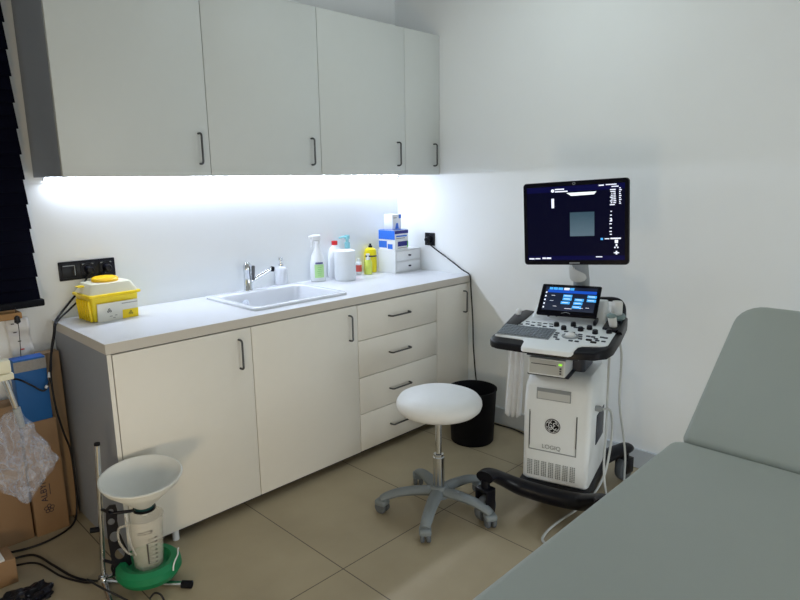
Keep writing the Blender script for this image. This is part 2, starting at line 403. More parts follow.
# ------------------------------------------------------------------ wall cabinets
UZ0, UZ1, UY = 1.513, 2.33, -.377
UX = [-2.173, -1.558, -.932, -.307, -.002]
UH = [(-1.608, .0), (-.994, 0), (-.373, 0), (-.058, 0)]
UL = ['grey-white wall cabinet at the left end of the row, beside the blind',
      'grey-white wall cabinet, second from the blind, above tap and spray bottle',
      'grey-white wall cabinet, third from the blind, left of the narrow corner one',
      'narrow grey-white wall cabinet in the corner by the right wall']
for i in range(4):
    x0, x1 = UX[i], UX[i+1]; c = (x0+x1)/2
    t = thing('wall_cabinet', UL[i], 'cabinet', (c, -.19, UZ0), 0, 'wall cabinets over the worktop')
    sh = lambda mb_: (mb_.bm.transform(T((-c, .19, -UZ0))), mb_)[1]
    cb = MB().box(x0+.0005, x0+.017, UY+.02, -.001, UZ0+.003, UZ1).box(x1-.017, x1-.0005, UY+.02, -.001, UZ0+.003, UZ1).box(x0+.017, x1-.017, UY+.02, -.001, UZ0+.003, UZ0+.019)
    cb.box(x0+.017, x1-.017, UY+.02, -.001, UZ1-.016, UZ1).box(x0+.017, x1-.017, -.01, -.001, UZ0+.019, UZ1-.016)
    sh(cb).build('carcass', M_lamside, t, False)
    d = sh(MB().box(x0+.0015, x1-.0015, UY, UY+.018, UZ0, UZ1, .0015)).build('door', M_lamup, t)
    sh(vhandle(UH[i][0], 1.563, 1.70, UY)).build('handle', M_handle, d)

ls = thing('led_strip', 'glowing white LED strip light under the wall cabinets', 'light', (-1.08, -.020, 1.5085))
LED_TILT = math.radians(38)
Ml = RX(-LED_TILT)
MB().box(-1.06, 1.06, -.011, .011, .0005, .006, M=Ml).build('profile', M_white, ls, False)
mb = MB(); mb.quad(*[Ml @ Vector(p) for p in ((-1.055, -.0095, -.001), (-1.055, .0095, -.001), (1.055, .0095, -.001), (1.055, -.0095, -.001))])
mb.build('diffuser', M_led, ls, False)

# ------------------------------------------------------------------ things on the worktop
sc = thing('sharps_container', 'yellow sharps bin with white label and clear lid on the left end of the worktop', 'container', (-1.973, -.126, .901), math.radians(3.5)); sc.scale = (1, .90, 1)
def rr3(hx, hy, z, r): return [(x, y, z) for x, y in rrect(-hx, hx, -hy, hy, r, 3)]
MB().loft([rr3(.093, .082, 0, .015), rr3(.097, .086, .006, .015), rr3(.104, .093, .108, .015)]).build('body', M_yellowt, sc, angle=50)
mb = MB()
for k in range(6):
    mb.box(-.108, -.098, -.078+k*.026, -.07+k*.026, .01, .10, .002, M=T((.0, 0, 0)) @ RY(math.radians(-4)))
mb.build('ribs', M_yellow, sc)
mb = MB().box(-.085, .093, -.0955, -.0895, .008, .09, .001, M=RX(math.radians(6.4)))
mb.slot(1).box(.022, .0925, -.0962, -.094, .009, .05, M=RX(math.radians(6.4)))
for (px, pz) in ((-.035, .055), (.058, .032)):
    for a in range(3):
        mb.slot(2).lathe([(.0045, 0), (.0045, .001), (.0025, .001), (.0025, 0)], 12, RX(math.radians(6.4)) @ T((px+.006*math.cos(PI/2+a*2.094), -.0958, pz+.006*math.sin(PI/2+a*2.094))) @ RX(PI/2), cap=False)
for (px, pz, w_) in ((.02, .078, .05), (.06, .078, .03), (-.035, .028, .012), (-.02, .02, .01), (-.012, .03, .01)):
    mb.slot(3).box(px, px+w_, -.0962, -.095, pz, pz+.003, M=RX(math.radians(6.4)))
o = mb.build('label', [M_lab, M_yellow, M_grad, M_label], sc); o['label'] = 'white printed label with yellow patch and hazard marks'
MB().loft([rr3(.104, .093, .105, .015), rr3(.115, .104, .108, .016), rr3(.115, .104, .117, .016), rr3(.110, .099, .119, .016)]).build('rim', M_yellow, sc, angle=50)
mb = MB().loft([rr3(.106, .095, .118, .015), rr3(.096, .085, .142, .02), rr3(.086, .076, .160, .02)])
mb.build('lid', M_lid, sc, angle=50)
MB().lathe([(0, 0), (.05, 0), (.056, .004), (.056, .014), (.05, .019), (0, .02)], 32, T((.005, .018, .159)) @ RX(.06)).build('cap', M_cap, sc)
MB().box(-.118, -.085, .0, .04, .146, .152, .002).build('tab', M_yellow, sc)

# spray bottle
def spray():
    t = thing('spray_bottle', 'white trigger spray bottle with a green label', 'bottle', (-.750, -.070, .901), math.radians(-20)); t.scale = (1.05, 1.05, 1.12)
    s = lambda rx, ry, z: [(rx*math.cos(a), ry*math.sin(a), z) for a in [2*PI*k/28 for k in range(28)]]
    MB().loft([s(.040, .028, 0), s(.044, .031, .004), s(.045, .032, .05), s(.043, .031, .10), s(.034, .026, .135), s(.020, .018, .165), s(.014, .014, .185), s(.014, .014, .20)]).build('bottle', M_milk, t)
    mb = MB()
    for k in range(12):
        pass
    rows = 8
    def lp(a, z, off=.0012):
        f = 1. if z < .09 else 1-(z-.09)/.045*.18
        return ((.045*f+off)*math.cos(a), (.032*f+off)*math.sin(a), z)
    secs = [[lp(-PI/2+u, z) for u in [-.62+1.24*k/9 for k in range(10)]] for z in [.022+.07*j/6 for j in range(7)]]
    for a, c in zip(secs, secs[1:]):
        for k in range(9): mb.quad(a[k], a[k+1], c[k+1], c[k])
    mb.slot(1)
    for z in (.094, .099):
        a = [lp(-PI/2+u, z, .0016) for u in [-.5+1.*k/6 for k in range(7)]]; c = [lp(-PI/2+u, z+.004, .0016) for u in [-.5+1.*k/6 for k in range(7)]]
        for k in range(6): mb.quad(a[k], a[k+1], c[k+1], c[k])
    mb.slot(2)
    for j, z in enumerate((.035, .045, .055, .065, .075)):
        q = .2+.05*(j % 3)
        a = [lp(-PI/2+u, z, .0018) for u in [-q, 0, q]]; c = [lp(-PI/2+u, z+.002, .0018) for u in [-q, 0, q]]
        for k in range(2): mb.quad(a[k], a[k+1], c[k+1], c[k])
    o = mb.build('label', [M_grl, M_boxd, M_boxg], t); o['label'] = 'pale green printed label'
    h = MB().lathe([(.016, .197), (.016, .212), (.012, .214)], 18).box(-.032, .022, -.012, .012, .214, .246, .008, 3)
    h.cyl((-.030, 0, .234), (-.044, 0, .233), .009, .008, 12)
    h.tube([(-.022, 0, .22), (-.030, 0, .208), (-.028, 0, .19), (-.034, 0, .178)], [.006, .006, .005, .004], 8)
    h.build('trigger_head', M_white, t)
spray()
def bottle(name, label, loc, prof, m, cap, mc, cat='bottle', lab=None, ml=None):
    t = thing(name, label, cat, loc)
    MB().lathe(prof, 28).build('bottle', m, t)
    if cap: MB().lathe(cap, 20).build('cap', mc, t)
    if lab:
        r, z0, z1 = lab; mb = MB()
        pts = [(r*math.cos(a), r*math.sin(a)) for a in [math.radians(170+k*14) for k in range(14)]]
        for a, c in zip(pts, pts[1:]): mb.quad((*a, z0), (*c, z0), (*c, z1), (*a, z1))
        mb.build('label', ml, t)
    return t
bottle('detergent_bottle', 'white bottle with a red screw cap behind the paper roll', (-.597, -.046, .901),
       [(0, 0), (.042, 0), (.044, .006), (.044, .14), (.037, .172), (.018, .196), (.015, .204), (0, .205)], M_milk, [(.018, .201), (.018, .225), (.0, .226)], M_red)
pr = thing('paper_roll', 'thick white paper towel roll standing in front of the red-capped bottle', 'paper roll', (-.612, -.156, .901))
MB().lathe([(.02, 0), (.060, 0), (.0625, .003), (.0625, .174), (.060, .177), (.02, .177), (.02, .10), (.02, 0)], 40, cap=False).build('roll', M_towel, pr)
t = thing('pump_bottle', 'bottle with a pale cyan pump head rising behind the paper roll', 'bottle', (-.508, -.060, .901), math.radians(-8)); t.scale = (1.0, 1.0, 1.13)
MB().lathe([(0, 0), (.034, 0), (.036, .005), (.036, .12), (.03, .142), (.015, .155), (0, .156)], 28).build('bottle', M_milk, t)
mb = MB().lathe([(.017, .15), (.017, .185), (.010, .19), (.010, .205), (.017, .206), (.016, .226), (0, .227)], 20)
mb.tube([(0, 0, .217), (-.03, -.004, .218), (-.062, -.008, .214)], [.007, .006, .005], 10)
mb.build('pump', M_cyan, t)
bottle('small_bottle', 'small clear bottle with a red label right of the paper roll', (-.415, -.055, .901),
       [(0, 0), (.018, 0), (.0195, .004), (.0195, .072), (.010, .084), (0, .085)], M_milk, [(.009, .083), (.009, .10), (0, .101)], M_white, lab=(.0202, .018, .06), ml=M_redl)
t = bottle('foam_bottle', 'small bottle of lime liquid with white pump beside the yellow bottle', (-.375, -.10, .901),
       [(0, 0), (.024, 0), (.026, .004), (.026, .075), (.018, .092), (0, .093)], M_grn2, [(.015, .09), (.015, .106), (.006, .108), (.006, .118), (.012, .12), (.012, .13), (0, .131)], M_white)
bottle('lotion_bottle', 'tall bright yellow bottle with a black cap left of the drawer box', (-.293, -.035, .901),
       [(0, 0), (.038, 0), (.040, .006), (.040, .128), (.034, .147), (.016, .158), (0, .159)], M_yel2, [(.013, .157), (.013, .170), (.007, .172), (.007, .183), (0, .184)], M_black, lab=(.0406, .10, .11), ml=M_grad)

# drawer organiser with boxes on it
og = thing('drawer_organizer', 'small white box with two drawers in the worktop corner', 'organizer', (-.130, -.142, .901), math.radians(3)); og.scale = (1.06, 1.0, 1.14)
MB().box(-.12, .115, .07, .077, 0, .128).box(-.12, -.113, -.074, .07, 0, .128).box(.108, .115, -.074, .07, 0, .128).box(-.113, .108, -.074, .07, 0, .006).box(-.113, .108, -.074, .07, .122, .128).box(-.113, .108, -.074, .07, .061, .066).build('case', M_white, og, False)
for z0 in (.008, .068):
    dr = MB().box(-.111, .106, -.078, .06, z0, z0+.052, .001).build('drawer', M_white, og)
    MB().box(-.006, .006, -.094, -.077, z0+.022, z0+.031, .003, M=T((0, 0, 0))).build('knob', M_gdark, dr)
OZ = 1.0475
def carton(name, label, loc, rz, dims, m, deco, cat='box', mats=None, group=None):
    t = tag(None or bpy.data.objects.new(name, None), label, cat, group); COL.objects.link(t); t.location = loc; t.rotation_euler = (0, 0, rz)
    w_, d_, h_ = dims
    MB().box(-w_/2, w_/2, -d_/2, d_/2, 0, h_, .0015).build('carton', m, t)
    if deco:
        mb = MB()
        for (si, f, a0, a1, b0, b1) in deco:
            mb.slot(si)
            if f == 'F': mb.quad((-w_/2+a0*w_, -d_/2-.0008, b0*h_), (-w_/2+a1*w_, -d_/2-.0008, b0*h_), (-w_/2+a1*w_, -d_/2-.0008, b1*h_), (-w_/2+a0*w_, -d_/2-.0008, b1*h_))
            if f == 'L': mb.quad((-w_/2-.0008, d_/2-a0*d_, b0*h_), (-w_/2-.0008, d_/2-a1*d_, b0*h_), (-w_/2-.0008, d_/2-a1*d_, b1*h_), (-w_/2-.0008, d_/2-a0*d_, b1*h_))
            if f == 'T': mb.quad((-w_/2+a0*w_, -d_/2+b0*d_, h_+.0008), (-w_/2+a1*w_, -d_/2+b0*d_, h_+.0008), (-w_/2+a1*w_, -d_/2+b1*d_, h_+.0008), (-w_/2+a0*w_, -d_/2+b1*d_, h_+.0008))
        mb.build('printing', mats, t, False)
    return t
pm = [M_boxb, M_boxd, M_white, M_boxg, M_label]
carton('glove_box', 'white and blue glove box lying directly on the drawer box', (-.185, -.14, OZ), math.radians(3), (.125, .14, .062), M_white,
       [(0, 'L', .0, .5, .2, .9), (0, 'L', .55, .85, .1, .6), (1, 'F', .2, .95, .35, .85), (4, 'F', .2, .9, .15, .22), (3, 'F', .9, 1., .2, .8)], mats=pm, group='boxes on the drawer organizer')
carton('glove_box', 'blue glove box with a dark band, second box up on the drawer box', (-.187, -.14, OZ+.0635), math.radians(2), (.125, .145, .062), M_white,
       [(0, 'L', .02, 1., .05, .97), (1, 'F', 0., 1., .62, .95), (0, 'F', .1, .9, .3, .45), (4, 'F', .1, .75, .12, .2), (0, 'T', .0, 1., .0, 1.)], mats=pm, group='boxes on the drawer organizer')
t = carton('glove_box', 'upright white box with small blue marks on top of the blue glove box', (-.185, -.135, OZ+.127), math.radians(5), (.085, .07, .095), M_white,
       [(0, 'F', .72, 1., .72, .97), (4, 'F', .1, .5, .75, .8)], mats=pm, group='boxes on the drawer organizer')
MB().prism([(-.018, 0), (.018, 0), (.01, .036), (-.006, .036)], 0, .001, M=T((0, -.0355, .004)) @ RX(PI/2)).build('blue_mark', M_boxb, t, False)

# sockets
sp = thing('socket_plate', 'black triple socket plate on the back wall behind the sharps bin', 'socket', (-2.002, 0, 1.108))
MB().box(-.12, .12, -.009, 0, -.042, .042, .003).build('frame', M_black, sp)
for k in (-1, 0, 1):
    if k == -1:
        MB().box(-.079-.031, -.079+.031, -.014, -.008, -.031, .031, .002).build('switch', M_black, sp)
        MB().box(-.105, -.055, -.0147, -.0135, .022, .026).box(-.058, -.055, -.0147, -.0135, -.02, .026).build('light_line', M_ggrey, sp)
    else:
        MB().lathe([(.03, 0), (.03, .005), (.022, .005), (.02, .001), (0, .001)], 28, T((k*.079 if k else 0, -.009, 0)) @ RX(PI/2)).box(k*.079-.031, k*.079+.031, -.0115, -.008, -.031, .031, .002).build('outlet', M_black, sp)
        MB().box(k*.079-.024, k*.079+.024, -.0135, -.0112, .022, .027).build('light_line', M_ggrey, sp)
        if k == 0 or k == 1:
            MB().lathe([(.017, 0), (.018, .02), (.012, .034), (.0, .036)], 16, T((k*.079, -.012, 0)) @ RX(PI/2)).build('plug', M_black, sp)
w2 = thing('wall_socket', 'single black socket with plug on the right wall above the worktop', 'socket', (0, -.293, 1.105), 0)
MB().box(-.009, 0, -.041, .041, -.041, .041, .003).build('frame', M_black, w2)
MB().lathe([(.03, 0), (.03, .004), (.02, .004), (.019, .001), (0, .001)], 28, T((-.009, 0, 0)) @ RY(-PI/2)).build('outlet', M_black, w2)
pc = thing('power_cable', 'black power cable from the right wall socket down behind the bin', 'cable', (-.03, -.30, 1.10))
rel = lambda pts, o: [Vector(p)-Vector(o) for p in pts]
o0 = (-.03, -.30, 1.10)
MB().lathe([(.017, 0), (.018, .02), (.011, .036), (0, .037)], 16, T((.02, .007, .005)) @ RY(-PI/2)).box(-.014, .012, -.008, .008, -.02, .012, .004).build('plug', M_black, pc)
MB().tube(rel([(-.035, -.30, 1.085), (-.022, -.33, 1.06), (-.014, -.361, 1.039), (-.012, -.469, .984), (-.012, -.567, .932), (-.012, -.612, .914), (-.014, -.634, .892), (-.014, -.640, .811), (-.014, -.656, .623), (-.016, -.666, .432), (-.02, -.70, .2), (-.04, -.78, .02), (-.045, -.88, .008), (-.04, -.98, .008), (-.06, -1.08, .008), (-.12, -1.2, .008), (-.2, -1.33, .008)], o0), .0042, 8).build('cord', M_cable, pc)

# ------------------------------------------------------------------ waste bin
wb = thing('waste_bin', 'round black waste bin on the floor between drawers and ultrasound machine', 'bin', (-.305, -.885, 0))
MB().lathe([(0, .0), (.118, 0), (.122, .006), (.136, .30), (.140, .306), (.140, .312), (.134, .312), (.130, .304), (.117, .02), (0, .012)], 48).build('bucket', M_blackm, wb)

# ------------------------------------------------------------------ stool
stl = thing('stool', 'round white padded stool on a grey five-star base with casters', 'stool', (-1.026, -1.258, 0))
MB().lathe([(0, .468), (.14, .469), (.171, .476), (.186, .490), (.191, .507), (.189, .522), (.177, .539), (.14, .554), (.08, .563), (0, .566)], 56, T((.016, .011, 0))).build('seat', M_vinylw, stl)
MB().lathe([(0, .0), (.06, 0), (.06, .008), (0, .008)], 24, T((0, 0, .462))).build('seat_plate', M_gdark, stl)
mb = MB().cyl((0, 0, .28), (0, 0, .463), .014).build('piston', M_chrome, stl)
MB().lathe([(.0, .11), (.024, .11), (.026, .12), (.026, .262), (.022, .267), (.022, .277), (.0, .278)], 28).build('column_sleeve', M_chrome, stl)
MB().tube([(.015, 0, .455), (.05, -.03, .452), (.11, -.08, .45)], .005, 8).build('height_lever', M_blackm, stl)
MB().lathe([(0, .075), (.05, .075), (.052, .085), (.045, .108), (.034, .125), (0, .126)], 28).build('hub', M_stoolg, stl)
for k in range(5):
    a = math.radians(64.5+72*k); ca, sa = math.cos(a), math.sin(a)
    M = RZ(a)
    MB().tube([(.03, 0, .098), (.10, 0, .101), (.18, 0, .094), (.235, 0, .078), (.262, 0, .064)], [.032, .030, .027, .025, .021], 12, flat=.66, M=M).build('leg', M_stoolg, stl)
    c = bpy.data.objects.new('caster', None); COL.objects.link(c); c.parent = stl; c.location = (.258*ca, .258*sa, 0); c.rotation_euler = (0, 0, a+random.uniform(-.9, .9))
    MB().cyl((0, 0, .04), (0, 0, .068), .008).box(-.028, .028, -.026, .026, .036, .064, .010, 3).build('caster_fork', M_stoolg, c)
    w_ = MB()
    for s in (-1, 1): w_.lathe([(0, 0), (.024, 0), (.029, .004), (.029, .014), (.024, .019), (0, .019)], 24, T((0, s*.0135, .029)) @ RX(PI/2) @ T((0, 0, -.0095)))
    w_.build('wheel', M_rubber, c)

# ------------------------------------------------------------------ ultrasound machine (local: x right, -y front)
us = thing('ultrasound_machine', 'white and black wheeled ultrasound machine with keyboard, touch panel and monitor', 'ultrasound machine', (-.506, -1.58, 0), math.atan2(-.963, .27))
def rr(x0, x1, y0, y1, z, r): return [(x, y, z) for x, y in rrect(x0, x1, y0, y1, r, 4)]
body = MB().loft([rr(-.130, .150, -.17, .19, .128, .02), rr(-.138, .158, -.182, .20, .14, .025), rr(-.138, .160, -.184, .20, .48, .025), rr(-.134, .160, -.180, .19, .575, .025),
           rr(-.126, .155, -.165, .17, .612, .03), rr(-.10, .14, -.12, .14, .635, .03)]).build('body', M_gwhite, us, angle=40)
fy = -.1845
MB().box(-.109, -.105, fy-.0015, fy+.01, .285, .468).box(.100, .104, fy-.0015, fy+.01, .285, .468).box(-.109, .104, fy-.0015, fy+.01, .281, .285).build('panel_groove', M_ggrey, body, False)
MB().box(-.107, -.104, fy-.002, fy+.01, .30, .46).build('panel_slot', M_gdark, body, False)
MB().box(.0995, .1035, fy-.002, fy+.01, .32, .466).build('panel_slot', M_gdark, body, False)
MB().box(-.078, .072, fy-.0012, fy+.004, .524, .576, .001).slot(1).box(-.074, .068, fy-.0016, fy+.002, .528, .560).build('drawer_pull', [M_ggrey, M_offw], body, False)
mb = MB()
for c in range(7):
    for r_ in range(9):
        for q in range(3):
            x = -.112+c*.032+q*.0085; z = .160+r_*.0082
            mb.box(x, x+.0052, fy-.0012, fy+.003, z, z+.0048)
mb.build('vent_grille', M_ggrey, body, False)
# round emblem
em = MB().lathe([(0, 0), (.034, 0), (.034, .0016), (0, .0016)], 40).slot(1).lathe([(.0285, .0014), (.0285, .0021), (.0305, .0021), (.0305, .0014)], 40, cap=False)
for k in range(4):
    a = PI/4+k*PI/2
    em.tube([(.0268*math.cos(a-.62), .0268*math.sin(a-.62), .0017), (.022*math.cos(a-.35), .022*math.sin(a-.35), .0017), (.0245*math.cos(a+.1), .0245*math.sin(a+.1), .0017), (.0275*math.cos(a+.35), .0275*math.sin(a+.35), .0017)], .0014, 6, sub=4)
eo = em.build('emblem', [M_black, M_white], us); eo.matrix_local = T((-.003, fy-.0002, .407)) @ RX(PI/2); eo['label'] = 'round black emblem with white curling letters'
def gpath(pts, r=.0018):
    g = MB(); g.tube([(x, y, .002) for x, y in pts], r, 6, sub=6); return g
g = MB()
for pts in ([(-.003, .012), (-.011, .015), (-.017, .006), (-.015, -.006), (-.008, -.010), (-.003, -.003), (-.006, .003), (-.010, .000)],
            [(-.003, -.003), (-.001, -.012), (-.009, -.017), (-.014, -.014)],
            [(.014, .013), (.007, .015), (.003, .009), (.008, .003), (.003, -.004), (.004, -.012), (.012, -.014), (.017, -.007)],
            [(.006, .003), (.012, .004)]):
    g.tube([(x, y, .002) for x, y in pts], .0018, 6, sub=6)
g.build('monogram', M_white, eo)
text_mesh('lettering', 'LOGIQ', .027, M_ggrey, T((-.006, fy-.0008, .304)) @ RX(PI/2), us)
# side vent of the body
MB().box(.158, .1625, -.06, .10, .30, .44, .002).build('side_vent', M_gdark, us)
MB().lathe([(.012, 0), (.014, .02), (.009, .03), (0, .03)], 16, T((.159, -.10, .49)) @ RY(PI/2)).build('connector', M_ggrey, us)
# base with four arms
mb = MB().prism(rrect(-.15, .17, -.22, .26, .05), .085, .132, .01)
mb.tube([(-.236, -.40, .205), (-.226, -.35, .200), (-.190, -.29, .158), (-.115, -.245, .114), (.02, -.235, .100), (.14, -.245, .110), (.205, -.285, .150), (.255, -.335, .190), (.268, -.38, .196)], [.042, .044, .05, .06, .062, .06, .05, .044, .042], 16, flat=.62)
mb.tube([(-.10, .16, .115), (-.17, .22, .15), (-.215, .27, .165), (-.225, .30, .165)], [.05, .045, .042, .036], 14, flat=.6)
mb.tube([(.12, .16, .115), (.19, .22, .15), (.235, .27, .165), (.245, .30, .165)], [.05, .045, .042, .036], 14, flat=.6)
mb.build('base', M_black, us, angle=60)
for (x, y, zc, r_) in ((-.235, -.39, .185, .058), (.268, -.37, .18, .058), (-.22, .28, .15, .062), (.24, .28, .15, .062)):
    c = bpy.data.objects.new('caster', None); COL.objects.link(c); c.parent = us; c.location = (x, y, 0); c.rotation_euler = (0, 0, -.35 if y < 0 else -.4)
    MB().cyl((0, 0, zc-.05), (0, 0, zc+.005), .02).box(-.034, -.026, -.03, .03, r_-.02, zc-.035, .004).box(.026, .034, -.03, .03, r_-.02, zc-.035, .004).box(-.034, .034, -.03, .03, zc-.045, zc-.03, .004).build('caster_fork', M_black, c)
    MB().lathe([(0, -.02), (r_-.02, -.02), (r_-.004, -.016), (r_, -.008), (r_, .008), (r_-.004, .016), (r_-.02, .02), (0, .02)], 32, T((0, 0, r_)) @ RY(PI/2)).slot(1).lathe([(0, -.0215), (r_*.5, -.0215), (r_*.5, .0215), (0, .0215)], 24, T((0, 0, r_)) @ RY(PI/2)).build('wheel', [M_rubber, M_ggrey], c)
# column and printer shelf
MB().loft([rr(-.05, .10, -.07, .12, .61, .02), rr(-.05, .10, -.07, .12, .77, .02)]).box(-.125, .10, -.20, .10, .722, .732, .003).box(-.122, .06, -.19, .05, .632, .640, .003).build('column', M_gdark, us)
pt = MB().box(-.115, .047, -.205, -.02, .641, .716, .004).build('printer', M_gwhite, us)
MB().box(-.109, .041, -.2065, -.20, .648, .711, .002).box(-.10, .012, -.2075, -.20, .694, .698).build('printer_front', M_offw, pt, False)
mb = MB().box(-.10, .01, -.2082, -.206, .690, .693)
for k in range(3): mb.box(.024, .032, -.2082, -.206, .655+k*.011, .661+k*.011)
mb.build('printer_slot', M_gdark, pt, False)
MB().box(.020, .034, -.2085, -.206, .694, .701).build('indicator', M_greenl, pt, False)
# console
pz = lambda x, y: .806+.10*(y+.37)
bum = [(-.245, -.312), (-.215, -.326), (-.11, -.334), (-.05, -.336), (.10, -.340), (.19, -.326), (.230, -.295), (.246, -.24), (.250, -.10), (.246, .08), (.215, .14), (-.17, .14), (-.225, .10), (-.245, 0), (-.258, -.12), (-.266, -.25), (-.262, -.285)]
MB().prism(bum, 0, 0, .008, top=lambda x, y: pz(x, y)-.010+max(0, x-.2)*.25, bot=lambda x, y: pz(x, y)-.040).build('bumper', M_black, us, angle=50)
wh = [(-.250, -.258), (-.12, -.274), (-.108, -.29), (-.098, -.362), (-.088, -.372), (.096, -.372), (.106, -.362), (.116, -.29), (.13, -.275), (.215, -.255), (.225, -.243), (.228, -.08), (.165, -.05), (.165, .10), (.15, .13), (-.16, .13), (-.19, .07), (-.215, -.02), (-.252, -.12)]
cons = MB().prism(wh, 0, 0, .005, top=pz, bot=lambda x, y: pz(x, y)-.020).build('console', M_gwhite, us, angle=50)
MB().prism([(-.20, -.17), (-.185, -.04), (-.18, .09), (-.225, .10), (-.258, .04), (-.248, -.18)], 0, 0, .004, top=lambda x, y: pz(x, y)+.006, bot=lambda x, y: pz(x, y)-.02).build('side_tray', M_black, us)
MB().loft([rr(-.175, .165, .005, .14, .84, .02), rr(-.165, .160, .055, .14, .885, .02), rr(-.15, .15, .10, .14, .93, .015)]).build('riser', M_gwhite, us)
# keyboard as one patterned mesh
kb = MB()
def onp(x, y, up=0.): return T((x, y, pz(x, y)+up)) @ RX(math.atan(.10))
kb.box(-.120, .112, -.066, .066, 0, .003, .001, M=onp(-.126, -.195))
kb.slot(1)
for r_ in range(6):
    for c in range(15):
        kb.box(-.116+c*.0150, -.1035+c*.0150, -.060+r_*.0205, -.043+r_*.0205, .003, .0075, M=onp(-.126, -.195))
kb.build('keyboard', [M_ggrey, M_keys], cons, False)
def knob(x, y, r_, h, m=M_black):
    MB().lathe([(r_*.95, 0), (r_, .002), (r_*.92, h*.85), (r_*.75, h), (0, h)], 20, onp(x, y, -.001)).build('knob', m, cons)
for (x, y) in ((-.029, -.077), (.040, -.055), (.114, -.076), (.148, -.123), (.083, -.106), (.012, -.112), (.200, -.098)):
    knob(x, y, .0125, .018)
for k in range(5): knob(-.094+k*.037, .028+k*.003, .0085, .016)
MB().box(-.007, .007, -.03, .03, 0, .022, .005, M=onp(.125, -.0)).build('slider', M_black, cons)
MB().lathe([(.036, 0), (.036, .003), (.027, .005), (.026, .002)], 32, onp(.06, -.19), cap=False).build('trackball_ring', M_ggrey, cons)
MB().ball((0, 0, .004), .022, (1, 1, .7), 24, onp(.06, -.19)).build('trackball', M_white, cons)
bt = MB()
for (x, y) in ((-.0, -.17), (.0, -.195), (.005, -.222), (.03, -.14), (.06, -.145), (.055, -.075), (.085, -.08), (.095, -.16), (.10, -.185), (.105, -.21), (.075, -.245), (.13, -.17), (.15, -.172), (.165, -.19), (.185, -.165), (.20, -.168), (.175, -.21), (.20, -.212), (.10, -.245), (.02, -.245)):
    bt.box(-.009, .009, -.0055, .0055, 0, .004, .002, M=onp(x, y))
for k in range(7): bt.box(-.009, .009, -.004, .004, 0, .004, .0015, M=onp(-.21+k*.027, -.093-(k % 2)*.012))
for k in range(5): bt.box(-.009, .009, -.003, .003, 0, .003, .001, M=onp(-.165+k*.027, -.062))
bt.build('buttons', M_gdark, cons, False)
bt = MB()
for (x, y) in ((.142, -.215), (.165, -.237)): bt.box(-.012, .012, -.006, .006, 0, .006, .002, M=onp(x, y))
bt.build('rocker', M_black, cons)
# touch panel
tp = bpy.data.objects.new('touch_panel', None); COL.objects.link(tp); tp.parent = us
tp.matrix_local = T((-.004, .022, .938)) @ RY(math.radians(-1.)) @ RX(math.radians(-42))
hw_, hh_ = .1345, .083
MB().box(-hw_, hw_, 0, .016, -hh_, hh_, .007, 3).build('panel_case', M_bezel, tp)
s = MB()
def tq(mbx, si, u0, u1, v0, v1, lift):
    x0, x1 = -hw_+u0*2*hw_, -hw_+u1*2*hw_; z1, z0 = hh_-v0*2*hh_, hh_-v1*2*hh_
    mbx.slot(si).quad((x0, -lift, z0), (x1, -lift, z0), (x1, -lift, z1), (x0, -lift, z1))
tq(s, 0, .08, .94, .10, .86, .0008)
tq(s, 1, .12, .94, .20, .29, .0012)
for (a, b) in ((.14, .20), (.21, .28), (.29, .37), (.39, .48), (.49, .56)): tq(s, 2 if a != .39 else 3, a, b, .12, .195, .0014)
for (a, b) in ((.40, .34), (.40, .44), (.38, .56), (.60, .45), (.59, .56), (.58, .68), (.80, .33), (.80, .45)):
    tq(s, 2, a, a+.15, b, b+.085, .0014)
    tq(s, 3, a+.02, a+.12, b+.03, b+.045, .0016)
for k in range(5): tq(s, 3, .09, .115, .27+k*.12, .32+k*.12, .0014)
for (a, b) in ((.20, .38), (.19, .55), (.26, .72), (.70, .74), (.80, .72)): tq(s, 3, a, a+.06, b, b+.012, .0014)
tq(s, 3, .46, .58, .775, .79, .0014)
s.build('touch_screen', [M_tpan, M_tblue, M_tbtn, M_stxt], tp, False)
MB().tube([(-.02, -.0008, -.073), (0, -.0008, -.067), (.02, -.0008, -.073)], .0012, 6).build('panel_logo', M_ggrey, tp)
MB().cyl((0, .012, -.03), (0, .04, -.03), .02).build('panel_bracket', M_gdark, tp)
# rear rail and right probe holder
MB().tube([(.07, .15, .922), (.13, .152, .930), (.185, .150, .930), (.212, .14, .91), (.225, .10, .878), (.236, .02, .852), (.242, -.10, .834)], .011, 12).build('rear_rail', M_black, us)
MB().prism([(.165, -.06), (.225, -.09), (.245, -.06), (.245, .09), (.215, .14), (.165, .11)], 0, 0, .005, top=lambda x, y: pz(x, y)+.012, bot=lambda x, y: pz(x, y)-.03).build('probe_tray', M_black, us)
mb = MB()
for (x, y, r_) in ((.203, .05, .032), (.205, -.03, .022)):
    mb.lathe([(r_, 0), (r_, .024), (r_-.006, .024), (r_-.006, 0)], 28, T((x, y, pz(x, y)-.004)), cap=False)
mb.build('probe_holder', M_blackm, us)
MB().tube([(-.238, .02, .845), (-.238, .025, .862), (-.232, .035, .868)], [.013, .014, .010], 12).build('tray_clip', M_white, us)
